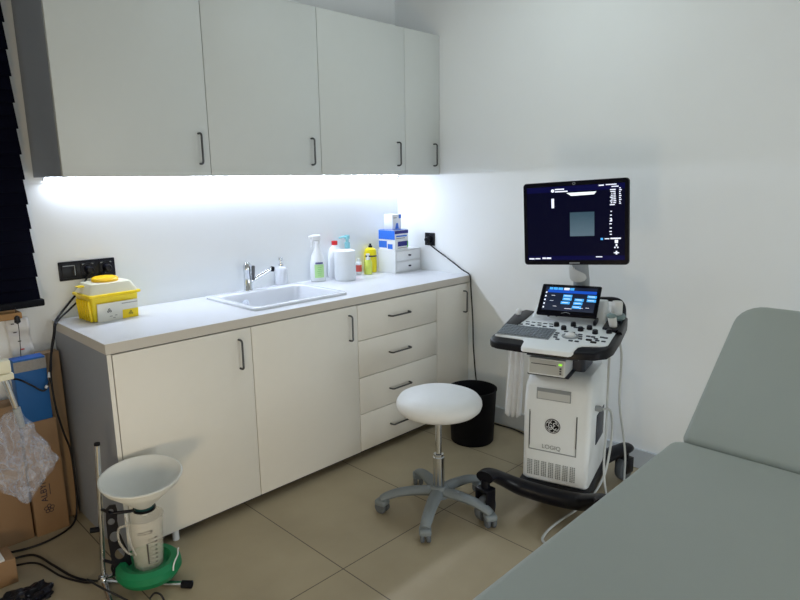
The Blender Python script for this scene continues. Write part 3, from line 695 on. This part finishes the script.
# neck and monitor
MB().tube([(.020, .165, .86), (.020, .165, .97), (.020, .145, 1.04), (.022, .10, 1.10), (.024, .05, 1.16), (.026, .015, 1.22)], [.040, .038, .036, .036, .034, .03], 20).build('monitor_arm', M_ggrey, us, angle=60)
MB().lathe([(.036, 0), (.040, .01), (.040, .06), (.036, .075), (0, .076)], 24, T((.010, .140, 1.02)) @ RX(.35)).cyl((.0, .06, 1.075), (.0, .075, 1.075), .006).build('arm_collar', M_offw, us)
mo = bpy.data.objects.new('monitor', None); COL.objects.link(mo); mo.parent = us
mo.matrix_local = T((.0245, -.05, 1.2895)) @ RY(math.radians(-3.0)) @ RX(math.radians(-1))
mw, mh = .2235, .180
MB().loft([[(x, .0, z) for x, z in rrect(-mw+.002, mw-.002, -mh+.002, mh-.002, .014, 5)], [(x, .004, z) for x, z in rrect(-mw, mw, -mh, mh, .015, 5)], [(x, .022, z) for x, z in rrect(-mw, mw, -mh, mh, .015, 5)], [(x, .05, z) for x, z in rrect(-mw+.05, mw-.05, -mh+.05, mh-.05, .02, 5)]]).build('monitor_case', M_bezel, mo, angle=40)
s = MB()
def mq(si, x0, x1, y0, y1, lift):    # fractions of the panel, y downward
    a = lambda x: -mw+(x-197)/470*2*mw
    b_ = lambda y: mh-(y-95)/370*2*mh
    s.slot(si).quad((a(x0), -lift, b_(y1)), (a(x1), -lift, b_(y1)), (a(x1), -lift, b_(y0)), (a(x0), -lift, b_(y0)))
mq(0, 215, 650, 115, 445, .0006); mq(1, 215, 650, 116, 140, .0009); mq(1, 215, 650, 424, 442, .0009)
for q in ((346, 388, 126, 131), (346, 404, 136, 141), (330, 342, 168, 210), (540, 562, 119, 124), (570, 615, 118, 122), (594, 624, 127, 131),
          (221, 246, 434, 440), (250, 274, 434, 439), (284, 300, 431, 438), (303, 325, 431, 438), (527, 555, 427, 431), (565, 585, 349, 353), (590, 634, 347, 353),
          (608, 622, 356, 370), (612, 619, 374, 384), (606, 612, 386, 392), (618, 624, 386, 392), (604, 627, 410, 414), (612, 619, 404, 419)): mq(2, *q, .0012)
mq(3, 548, 558, 347, 356, .0012)
rnd = random.Random(3)
for k in range(9):
    y = 140+k*8
    mq(2, 588+rnd.randint(-3, 6), 598+rnd.randint(0, 4), y, y+4, .0012); mq(2, 602, 606+rnd.randint(2, 8), y, y+4, .0012)
    mq(2, 626, 632+rnd.randint(0, 5), y-5, y-1, .0012)
for y in (232, 248, 262, 273, 285, 303, 318, 330): mq(2, 590-rnd.randint(0, 5), 596, y, y+4, .0012)
mq(2, 590, 597, 268, 276, .0012)
s.build('screen', [M_screen, M_scrband, M_stxt, M_tbtn], mo, False)
sb = MB().lathe([(0, 0), (.007, 0), (.007, .0004), (0, .0004)], 16, T((-mw+(336-197)/470*2*mw, -.0012, mh-(134-95)/370*2*mh)) @ RX(PI/2))
sb.build('screen_symbol', M_stxt, mo)
s = MB(); mq(0, 413, 521, 232, 337, .0012); s.build('scan_picture', M_scan, mo, False)
s = MB()
a = lambda x: -mw+(x-197)/470*2*mw
b_ = lambda y: mh-(y-95)/370*2*mh
s.prism([(a(398), b_(146)), (a(420), b_(160)), (a(520), b_(158)), (a(530), b_(146))], 0, .0004, M=Matrix(((1, 0, 0, 0), (0, 0, -1, -.0010), (0, 1, 0, 0), (0, 0, 0, 1))))
s.build('scan_top', M_sbright, mo, False)
MB().box(-.022, .022, -.0012, .001, -mh+.006, -mh+.011).build('brand_mark', M_ggrey, mo, False)
MB().lathe([(.006, 0), (.006, .0008), (.004, .0008), (.004, 0)], 14, T((0, -.0004, mh-.011)) @ RX(PI/2), cap=False).build('top_mark', M_ggrey, mo)

# probes resting in the holders, each with its own cable
def probe(label, x, y, cable, big):
    z = pz(x, y)+.012
    p = thing('ultrasound_probe', label, 'ultrasound probe')
    p.matrix_world = us_M @ T((x, y, z))
    p.rotation_euler = us.rotation_euler; p.location = us_M @ Vector((x, y, z))
    if big:
        MB().lathe([(0, .0), (.022, .0), (.024, .012), (.036, .020), (.038, .026), (.038, .032), (.034, .038), (.0, .038)], 32, T((0, 0, -.012)) @ RX(.12)).build('grip', M_probeg, p)
        MB().lathe([(.0, .036), (.022, .036), (.0235, .042), (.0235, .090), (.020, .096), (0, .097)], 28, T((0, 0, -.012))).build('head', M_probe, p)
    else:
        MB().tube([(.006, .002, -.03), (.003, -.014, .008), (-.002, -.026, .044)], [.013, .017, .019], 18).build('grip', M_probe, p)
        MB().ball((-.003, -.028, .048), .021, (1, .9, .55), 20).build('head', M_probeg, p)
    MB().tube([Vector(c)-Vector((x, y, z)) for c in cable], .0052, 8).build('cable', M_cablew, p)
bpy.context.view_layer.update(); us_M = us.matrix_world.copy()
probe('larger probe with white cylinder top in the rear holder of the ultrasound console', .203, .05,
      [(.203, .05, .855), (.215, .03, .80), (.235, .04, .70), (.232, .067, .485), (.245, .16, .28), (.255, .19, .16), (.262, .15, .075), (.272, .10, .05), (.29, .0, .06), (.30, -.1, .12)], True)
probe('smaller white probe leaning in the front holder of the ultrasound console', .203, -.032,
      [(.207, -.028, .835), (.20, -.05, .77), (.20, -.06, .65), (.195, -.02, .50), (.21, -.10, .38), (.225, -.20, .29), (.24, -.24, .21), (.25, -.20, .13), (.262, -.14, .09), (.285, -.06, .09)], False)
lc = thing('loose_cable', 'looped light grey cable hanging from the side of the ultrasound machine to the floor', 'cable')
lc.location = us.location; lc.rotation_euler = us.rotation_euler
MB().tube([(.191, -.10, .49), (.208, -.07, .485), (.21, .0, .44), (.212, .04, .36), (.21, .03, .26), (.20, -.03, .15), (.165, -.10, .075), (.115, -.17, .03), (.055, -.30, .012), (.034, -.40, .008), (.05, -.455, .008), (.14, -.50, .008)], .0055, 8).build('cord', M_cablew, lc)

# cloth hanging from the left of the console
tw = thing('hanging_cloth', 'white cloth strip hanging from the left side of the ultrasound console', 'cloth')
tw.location = us.location; tw.rotation_euler = us.rotation_euler
b = bmesh.new(); nx, nz = 24, 16; g = []
for j in range(nz+1):
    z = .765-.375*j/nz
    g.append([b.verts.new((-.246+.074*i/nx+.010*(1-j/nz)-.004*j/nz, -.105+.006*math.sin(i*.75+.12*j)*(.3+.7*j/nz), z+.006*math.sin(i*.9)*(j == nz))) for i in range(nx+1)])
for j in range(nz):
    for i in range(nx): b.faces.new((g[j][i], g[j][i+1], g[j+1][i+1], g[j+1][i]))
mb = MB(); mb._add(b); o = mb.build('cloth', M_towel, tw, angle=80)
sm = o.modifiers.new('Solidify', 'SOLIDIFY'); sm.thickness = .004

# ------------------------------------------------------------------ examination couch
bd = thing('examination_couch', 'grey padded examination couch with raised backrest in the foreground', 'couch', (-1.6, -2.66, 0))
BX0, BX1, BY0, BY1, BZ = -2.45, -1.105, -2.985, -2.293, .70
ox, oy = 1.6, 2.66
def cushion(x0, x1, y0, y1, z0, z1, rc, re, M=None, crown=.006, rc0=None):
    def rrect(a, b, c, d, r, n):
        q = min(r, max(rc0-(rc-r), .004)) if rc0 else r
        out = []
        for cx, cy, a0, r_ in ((b-r, d-r, 0, r), (a+q, d-q, 90, q), (a+q, c+q, 180, q), (b-r, c+r, 270, r)):
            for k in range(n+1):
                t_ = math.radians(a0+90*k/n); out.append((cx+r_*math.cos(t_), cy+r_*math.sin(t_)))
        return out
    secs = []
    n = 6
    for k in range(n+1):
        a = PI/2*k/n; ins = re*(1-math.sin(a)); z = z0+re*(1-math.cos(a))
        secs.append((ins, z))
    for k in range(n+1):
        a = PI/2*k/n; ins = re*(1-math.cos(a)); z = z1-re*(1-math.sin(a))
        secs.append((ins, z))
    rings = [[(x, y, z) for x, y in rrect(x0+i_, x1-i_, y0+i_, y1-i_, max(rc-i_, .004), 6)] for i_, z in secs]
    # crowned top: shrink rings towards the middle, rising slightly
    for f, dz in ((.12, .35), (.3, .7), (.6, .93), (.95, 1.)):
        i_ = re+f*(min(x1-x0, y1-y0)/2-re)
        rings.append([(x, y, z1+crown*dz) for x, y in rrect(x0+i_, x1-i_, y0+i_, y1-i_, max(rc*(1-f), .004), 6)])
    return MB().loft(rings, M)
cushion(BX0+ox, BX1+ox-.004, BY0+oy, BY1+oy, BZ-.085, BZ-.006, .045, .028).build('seat_pad', M_vinylg, bd, angle=80)
MB_ = T((BX1+ox+.004, 0, BZ+.004)) @ RY(math.radians(-36.5))
cushion(-.02, .580, BY0+oy, BY1+oy-.022, -.078, -.0, .085, .022, MB_, rc0=.026).build('backrest', M_vinylg, bd, angle=80)
MB().box(BX0+ox+.05, BX1+ox, BY0+oy+.05, BY1+oy-.05, .565, .614, .004).build('frame', M_white, bd)
MB().box(.02, .5, BY0+oy+.06, BY1+oy-.06, -.10, -.08, .003, M=MB_).build('backrest_frame', M_white, bd)
MB().tube([(BX1+ox+.30, 0, .865), (BX1+ox+.12, 0, .59)], .015, 10).build('support_strut', M_chrome, bd)
for x in (BX0+ox+.12, -.55+ox):
    for y in (BY0+oy+.09, BY1+oy-.14):
        MB().box(x-.02, x+.02, y-.02, y+.02, 0, .57, .003).build('leg', M_white, bd)
MB().box(-.55+ox-.5, -.55+ox+.02, BY0+oy+.07, BY0+oy+.11, .53, .57).box(-.55+ox-.65, -.55+ox+.02, BY1+oy-.16, BY1+oy-.12, .53, .57).build('side_rails', M_white, bd, False)

# ------------------------------------------------------------------ urine flow set: stand, funnel, jug, green base
st = thing('flow_stand', 'chrome floor stand with black perforated bracket in front of the base cabinet side', 'stand', (-2.291, -.684, 0))
MB().tube([(0, 0, .02), (.012, -.003, .2), (.030, -.010, .556)], .0095, 14, smooth=False).build('pole', M_chrome, st)
MB().cyl((.030, -.010, .554), (.0303, -.010, .563), .0105).build('pole_cap', M_blackm, st)
MB().cyl((.006, .0, .225), (-.02, .015, .225), .010).build('clamp_knob', M_blackm, st)
for tip in ((.205, -.244), (.24, .03), (-.05, -.26)):
    l = MB().cyl((0, 0, .0135), (tip[0], tip[1], .0135), .011).build('leg', M_chrome, st)
    d = Vector((tip[0], tip[1], 0)).normalized()
    MB().cyl((tip[0]-d.x*.012, tip[1]-d.y*.012, .0135), (tip[0]+d.x*.026, tip[1]+d.y*.026, .0135), .0138).build('rubber_tip', M_blackm, l)
MB().lathe([(0, .002), (.02, .002), (.022, .01), (.016, .035), (.0, .036)], 20).build('foot_joint', M_chrome, st)
# perforated bracket: a flat plate with round holes
cu = bpy.data.curves.new('bracket', 'CURVE'); cu.dimensions = '2D'; cu.fill_mode = 'BOTH'; cu.extrude = .003
def spl(pts):
    s_ = cu.splines.new('POLY'); s_.points.add(len(pts)-1); s_.use_cyclic_u = True
    for p, q in zip(s_.points, pts): p.co = (q[0], q[1], 0, 1)
spl([(-.010, .325), (.002, .335), (.022, .333), (.026, .31), (.022, .27), (.026, .22), (.040, .165), (.052, .12), (.055, .085), (.02, .06), (-.006, .055), (-.012, .12), (-.016, .20), (-.015, .28)])
for (x, y, r_, e) in ((.004, .312, .0095, 1), (.002, .270, .012, 1.15), (.007, .208, .016, 1.35), (.018, .135, .017, 1.35)):
    spl([(x+r_*math.cos(-k*2*PI/20), y+r_*e*math.sin(-k*2*PI/20)) for k in range(20)])
tmp = bpy.data.objects.new('tmp', cu); COL.objects.link(tmp); bpy.context.view_layer.update()
me = bpy.data.meshes.new_from_object(tmp.evaluated_get(bpy.context.evaluated_depsgraph_get())); bpy.data.objects.remove(tmp); bpy.data.curves.remove(cu)
me.transform(T((.030, -.060, 0)) @ RZ(math.radians(-20)) @ RX(PI/2)); me.materials.clear(); me.materials.append(M_black)
br = bpy.data.objects.new('bracket', me); COL.objects.link(br); br.parent = st
FC = Vector((-2.152, -.786, 0))
rl = FC-Vector((-2.291, -.684, 0))
mb = MB().lathe([(.0355, .292), (.040, .292), (.040, .300), (.0355, .300), (.0355, .292)], 32, T((rl.x, rl.y, 0)), cap=False)
mb.tube([(.017, -.004, .305), (.035, -.062, .304), (.055, -.075, .302), (rl.x-.037, rl.y+.012, .296)], .006, 8)
mb.tube([(.004, 0, .10), (.03, -.06, .10)], .006, 8)
mb.build('funnel_ring', M_black, st)
MB().tube([(.079, -.084, .29), (.078, -.086, .22), (.084, -.088, .16), (.096, -.090, .115)], .003, 6).build('bracket_edge', M_white, st)
fn = thing('funnel', 'large white plastic funnel held over the graduated jug', 'funnel', (FC.x, FC.y, .30))
Mf = RX(math.radians(5)) @ RY(math.radians(-2))
MB().lathe([(.030, .012), (.034, .012), (.088, .068), (.134, .112), (.137, .124), (.1445, .131), (.1445, .136), (.139, .137), (.133, .130), (.086, .072), (.030, .016), (.030, .012)], 56, Mf, cap=False).build('cone', M_funnel, fn)
MB().lathe([(.018, -.012), (.026, -.010), (.0345, .0), (.0352, .012), (.030, .014), (.016, -.004), (.018, -.012)], 32, Mf, cap=False).build('collar', M_teal, fn)
MB().lathe([(.012, -.03), (.013, -.004), (.011, -.004), (.010, -.03), (.012, -.03)], 20, Mf, cap=False).build('spout', M_funnel, fn)
gb = thing('flow_sensor', 'rounded green plastic base unit on the floor under the jug', 'sensor', (FC.x-.010, FC.y-.014, .026))
MB().lathe([(0, 0), (.075, .0), (.104, .012), (.117, .034), (.114, .058), (.098, .074), (.080, .072), (.068, .048), (.06, .042), (0, .042)], 44, sx=1.0, sy=1.0).build('base_body', M_green, gb)
MB().tube([(.045, -.108, .050), (.050, -.102, .064), (.062, -.092, .076), (.084, -.068, .079), (.098, -.04, .080), (.106, -.028, .078)], .0028, 8).build('white_tube', M_white, gb)
jg = thing('measuring_jug', 'clear graduated measuring jug standing in the green base under the funnel', 'jug', (FC.x-.004, FC.y-.004, .0692))
MB().lathe([(0, .0), (.048, .0), (.051, .004), (.064, .195), (.0668, .202), (.0645, .202), (.061, .190), (.049, .006), (0, .003)], 44).build('jug_body', M_clear, jg)
MB().tube([(-.055, .02, .175), (-.085, .03, .17), (-.088, .031, .12), (-.068, .024, .07), (-.052, .018, .055)], .0045, 8).build('jug_handle', M_clear, jg)
gm = MB(); va = math.atan2(-2.946-FC.y, -2.953-FC.x)
def jp(a, z): r_ = .0512+.013*(z-.004)/.191+.0006; return (r_*math.cos(va+a), r_*math.sin(va+a), z)
for k in range(13):
    z = .03+k*.0085; w_ = .34 if k % 2 == 0 else .2
    gm.quad(jp(.05, z), jp(.05+w_, z), jp(.05+w_, z+.0014), jp(.05, z+.0014))
    if k % 2 == 0: gm.quad(jp(.45, z-.002), jp(.6, z-.002), jp(.6, z+.003), jp(.45, z+.003))
gm.quad(jp(-.06, .03), jp(.03, .03), jp(.03, .115), jp(-.06, .115))
for (a, z, w_) in ((-.45, .163, .3), (-.1, .165, .3), (-.5, .155, .5), (.1, .156, .2)): gm.quad(jp(a, z), jp(a+w_, z), jp(a+w_, z+.0022), jp(a, z+.0022))
gm.lathe([(.004, 0), (.004, .001), (.002, .001), (.002, 0)], 10, T(jp(.28, .165)) @ RZ(va) @ RY(PI/2), cap=False)
gm.build('graduations', M_grad, jg, False)

# ------------------------------------------------------------------ left corner: cartons, papers, bag, cables
cA = thing('cardboard_carton', 'narrow upright brown carton with printed letters, blue box on top', 'carton', (-2.31, -.118, 0))
MB().box(-.062, .066, -.034, .030, 0, .512, .002).build('carton', M_card, cA)
Mtxt = T((-.016, -.0346, .202)) @ RX(PI/2) @ RZ(math.radians(90))
text_mesh('lettering', 'ALBYN', .035, M_print, Mtxt, cA)
lg = MB()
for k in range(5):
    a = PI/2+k*2*PI/5
    lg.lathe([(.0085, 0), (.0085, .0006), (.006, .0006), (.006, 0)], 18, T((-.004+.0125*math.cos(a), -.0346, .113+.0125*math.sin(a))) @ RX(PI/2), cap=False)
lg.lathe([(.0055, 0), (.0055, .0006), (.0035, .0006), (.0035, 0)], 18, T((-.004, -.0346, .113)) @ RX(PI/2), cap=False)
lg.build('flower_logo', M_print, cA, False)
MB().box(.006, .0085, -.0345, -.034, .175, .225).build('fine_print', M_print, cA, False)
bb = thing('blue_box', 'upright blue box with a grey label strip on the narrow carton', 'box', (-.0, 0, 0)); bb.location = (-2.314, -.122, .513)
MB().box(-.060, .058, -.034, .034, 0, .272, .002).slot(1).box(-.058, .056, -.032, .032, .270, .2735).build('box_body', [M_blue, M_bluet], bb)
MB().box(-.060, .0585, -.0348, -.034, .222, .266).build('label_strip', M_label, bb, False)
cS = tag(MB().box(-2.262, -2.180, -.074, -.016, 0, .775, .002).build('flat_carton', M_cardl), 'tall plain flat light brown carton against the grey-shaded side of the base cabinet', 'carton')
cB = thing('cardboard_carton', 'wide brown carton left of the carton with printed letters, behind the plastic bag', 'carton', (-2.6, -.10, 0))
MB().box(-.22, .220, -.04, .07, 0, .60, .003).build('carton', M_card, cB)
MB().box(-.22, .220, -.0408, -.04, .28, .33).build('tape', M_cardl, cB, False)
cC = thing('small_carton', 'small open carton with white papers on the floor at the left edge', 'carton', (-2.64, -.37, 0))
MB().box(-.13, .128, -.06, .055, 0, .10, .002).build('carton', M_card, cC)
MB().box(-.125, .095, -.055, .05, .10, .108, .001).build('papers', M_paper, cC)
# papers on the wall
b = bmesh.new(); g = []; nx, nz = 8, 20
for j in range(nz+1):
    row = []
    for i in range(nx+1):
        u, v = i/nx, j/nz
        x = -2.353+.085*u+.010*v; z = .932-.18*v
        row.append(b.verts.new((x, -.016-.008*math.sin(v*9)-.006*noise.noise((u*3, v*6, 1)), z)))
    g.append(row)
for j in range(nz):
    for i in range(nx): b.faces.new((g[j][i], g[j+1][i], g[j+1][i+1], g[j][i+1]))
mb = MB(); mb._add(b)
mb.slot(1)
for (x, z) in ((-2.335, .912), (-2.33, .875), (-2.318, .835)): mb.box(x, x+.012, -.030, -.0285, z, z+.004)
mb.slot(2).box(-2.312, -2.298, -.031, -.0295, .798, .803)
o = mb.build('wall_papers', [M_paper, M_grad, M_red], angle=80)
tag(o, 'creased white paper sheet fixed to the wall under the blind', 'paper')
sm = o.modifiers.new('Solidify', 'SOLIDIFY'); sm.thickness = .0008

# stand with white clamp that carries the plastic bag (its pole is outside the picture)
hs = thing('bag_stand', 'white clamp with a sloping metal arm at the left edge, holding the plastic bag', 'stand', (-2.70, -.62, 0))
MB().cyl((0, 0, .02), (0, 0, .95), .012).build('pole', M_chrome, hs)
MB().lathe([(0, 0), (.06, 0), (.06, .012), (.02, .03), (0, .03)], 28).build('foot', M_blackm, hs)
MB().box(-.02, .220, -.02, .02, .87, .915, .006).box(-.02, .226, -.016, .016, .845, .868, .005).build('clamp', M_lid, hs)
MB().cyl((.198, 0, .86), (.222, .0, .735), .011, .009).build('arm', M_chrome, hs)
MB().cyl((.222, .0, .74), (.231, .0, .67), .012, .010).build('arm_sleeve', M_ggrey, hs)
bg = thing('plastic_bag', 'crumpled clear plastic bag hanging at the left edge in front of the cartons', 'bag', (-2.48, -.62, .73))
b = bmesh.new(); nx, nz = 40, 40
for side in (-1, 1):
    g = []
    for j in range(nz+1):
        row = []
        for i in range(nx+1):
            u, v = i/nx*2-1, j/nz
            # kite-shaped outline: narrow neck, right corner at 2/3, point at bottom
            hw_r = .012+.098*min(v/.6, 1)-(.0 if v < .6 else .105*(v-.6)/.4)
            hw_l = .03+.14*min(v/.5, 1)-(0 if v < .5 else .165*(v-.5)/.5)
            x = u*(hw_r if u > 0 else hw_l); z = -.345*v
            n_ = noise.noise((x*20, z*20, 5+side))*.03+abs(noise.noise((x*38+z*12, z*34, 9+side)))*.028
            y = side*(.035*math.sqrt(max(0, 1-u*u))*(.25+v*(1-v)*3))+n_
            row.append(b.verts.new((x+.012*noise.noise((z*25, 3, u)), y, z)))
        g.append(row)
    for j in range(nz):
        for i in range(nx): b.faces.new((g[j][i], g[j+1][i], g[j+1][i+1], g[j][i+1]))
mb = MB(); mb._add(b); mb.build('bag', M_bagm, bg, angle=25)
# black crumpled plastic on the floor
b = bmesh.new(); bmesh.ops.create_icosphere(b, subdivisions=4, radius=1.)
for v in b.verts:
    c = v.co.copy(); n_ = 1+.42*noise.noise(c*2.3)+.3*noise.noise(c*5.)
    v.co = Vector((c.x*.085*n_, c.y*.06*n_, max(0, (c.z+.35)*.036*n_)))
mb = MB(); mb._add(b)
o = mb.build('black_bag', M_black, angle=15); o.location = (-2.535, -.595, .0)
tag(o, 'crumpled black plastic bag on the floor at the bottom left corner', 'bag')

# cables on the left
def cable(name, label, pts, r=.0045, m=M_cable, extra=None):
    t = thing(name, label, 'cable', pts[0])
    MB().tube([Vector(p)-Vector(pts[0]) for p in pts], r, 8).build('cord', m, t)
    return t
cable('socket_cable', 'black cable from behind the sharps bin down past the blue box to the floor',
      [(-1.995, -.03, 1.108), (-2.04, -.013, 1.03), (-2.11, -.014, .955), (-2.162, -.045, .914), (-2.184, -.075, .893), (-2.196, -.095, .86), (-2.218, -.11, .79), (-2.237, -.13, .69), (-2.238, -.145, .56), (-2.218, -.135, .43), (-2.198, -.13, .33), (-2.196, -.13, .17), (-2.202, -.13, .06), (-2.235, -.165, .008), (-2.32, -.215, .006), (-2.42, -.222, .006), (-2.56, -.17, .006)])
t = cable('socket_cable', 'second thinner black cable from the sockets, hanging in a loop over the blue box',
      [(-1.92, -.03, 1.108), (-1.99, -.012, 1.03), (-2.09, -.012, .945), (-2.158, -.055, .910), (-2.182, -.085, .893), (-2.198, -.105, .85), (-2.225, -.125, .77), (-2.243, -.17, .73), (-2.262, -.18, .67), (-2.285, -.18, .645), (-2.325, -.18, .68), (-2.375, -.19, .72), (-2.46, -.3, .76)], .004)
mb = MB()
for p, q in (((-2.250, -.1715, .715), (-2.256, -.177, .695)), ((-2.268, -.18, .664), (-2.274, -.18, .654))):
    o_ = Vector((-1.92, -.03, 1.108)); mb.cyl(Vector(p)-o_, Vector(q)-o_, .0062, seg=12)
mb.build('connector', M_white, t)
cable('floor_cable', 'black cable across the floor from the small carton to the flow stand',
      [(-2.52, -.29, .006), (-2.487, -.262, .006), (-2.422, -.295, .006), (-2.389, -.43, .006), (-2.358, -.565, .006), (-2.31, -.65, .006), (-2.262, -.675, .008), (-2.255, -.69, .03), (-2.262, -.70, .06), (-2.255, -.705, .085)])
cable('floor_cable', 'thin black cable looping around the foot of the flow stand',
      [(-2.50, -.31, .004), (-2.43, -.36, .004), (-2.39, -.52, .004), (-2.345, -.62, .004), (-2.33, -.69, .03), (-2.355, -.72, .07), (-2.33, -.80, .06), (-2.29, -.85, .03), (-2.26, -.90, .004), (-2.27, -.98, .004), (-2.3, -1.05, .004)], .0038)
cable('floor_cable', 'short black cable end bending down in front of the green base',
      [(-2.215, -.92, .02), (-2.20, -.925, .035), (-2.185, -.94, .03), (-2.18, -.96, .006), (-2.20, -1.0, .004), (-2.23, -1.05, .004)], .0035)

# ------------------------------------------------------------------ light
corr = thing('corridor_fill_lamp', 'unseen flat lamp added as fill beyond the doorway', 'lamp', (-1.675, YF-.75, H-.03))  # invented fixture beyond the doorway, added for fill light
MB().box(-.32, .32, -.32, .32, 0, .03, .004).build('housing', M_white, corr)
MB().box(-.30, .30, -.30, .30, -.006, 0).build('diffuser', M_fill, corr, False)
def area(name, loc, target, sx, sy, power, col):
    l = bpy.data.lights.new(name, 'AREA'); l.shape = 'RECTANGLE'; l.size = sx; l.size_y = sy; l.energy = power; l.color = col
    o = bpy.data.objects.new(name, l); COL.objects.link(o); o.location = loc
    o.rotation_euler = (Vector(target)-Vector(loc)).to_track_quat('-Z', 'Y').to_euler()
    return o
area('doorway_fill', (-1.675, YF-.02, .66), (-1.675, 0, .62), .9, 1.15, 25, (.93, 1., 1.04))  # added fill panel in the doorway, brightens the cabinets from low down
cl = thing('ceiling_fill_lamp', 'unseen round ceiling fixture added as weak fill above the ultrasound machine', 'lamp', (-.8, -1.4, H-.05))  # invented ceiling fixture, added for cool fill from above
MB().lathe([(0, 0), (.19, 0), (.20, .01), (.20, .05), (0, .05)], 40).build('housing', M_white, cl)
area('ceiling_fill_light', (-.8, -1.4, H-.06), (-.8, -1.4, 0), .36, .36, 5.0, (.86, 1., 1.02))

fl = thing('floor_fill_lamp', 'unseen low lamp added as warm fill, left behind the camera, aimed at the base cabinets', 'lamp', (-3.35, -2.45, 0))  # invented lamp, added to warm and brighten the lower doors
MB().lathe([(0, 0), (.11, 0), (.11, .015), (.02, .02), (0, .02)], 32).build('base', M_blackm, fl)
MB().tube([(0, 0, .02), (0, 0, .42), (.03, .04, .50), (.06, .08, .50)], .008, 10).build('pole', M_chrome, fl)
hd_dir = Vector((1.45, 1.83, -.12)).normalized()
Mh = T((.06, .08, .50)) @ hd_dir.to_track_quat('Z', 'Y').to_matrix().to_4x4()
MB().lathe([(.02, -.02), (.03, .0), (.19, .10), (.188, .10), (.028, .005), (.0, .004)], 32, Mh, cap=False).build('lamp_shade', M_white, fl)
p0 = Vector((-3.35, -2.45, 0))+Mh @ Vector((0, 0, .085))
area('floor_fill_light', p0, p0+hd_dir, .26, .26, 7.5, (1., .76, .45))

wd = bpy.data.worlds.new('world'); scn.world = wd; wd.use_nodes = True
wd.node_tree.nodes['Background'].inputs[0].default_value = (.02, .025, .04, 1); wd.node_tree.nodes['Background'].inputs[1].default_value = .2

# ------------------------------------------------------------------ camera
cd = bpy.data.cameras.new('camera'); cam = bpy.data.objects.new('camera', cd); COL.objects.link(cam)
cd.sensor_fit = 'HORIZONTAL'; cd.sensor_width = 36; cd.lens = 610.931/800*36; cd.clip_start = .02
yaw, pit, rol = .7877, .1937, -.0151
f = Vector((math.sin(yaw)*math.cos(pit), math.cos(yaw)*math.cos(pit), -math.sin(pit)))
r = Vector((math.cos(yaw), -math.sin(yaw), 0)); u = r.cross(f)
r2 = math.cos(rol)*r+math.sin(rol)*u; u2 = -math.sin(rol)*r+math.cos(rol)*u
mw_ = Matrix((r2, u2, -f)).transposed().to_4x4(); mw_.translation = Vector((-2.9529, -2.9462, 1.4828))
cam.matrix_world = mw_
scn.camera = cam

scn.view_settings.view_transform = 'Standard'; scn.view_settings.look = 'None'; scn.view_settings.gamma = 1; scn.view_settings.use_curve_mapping = False
scn.view_settings.exposure = .07
scn.cycles.max_bounces = 10; scn.cycles.diffuse_bounces = 6; scn.cycles.transparent_max_bounces = 12
scn.cycles.use_denoising = True
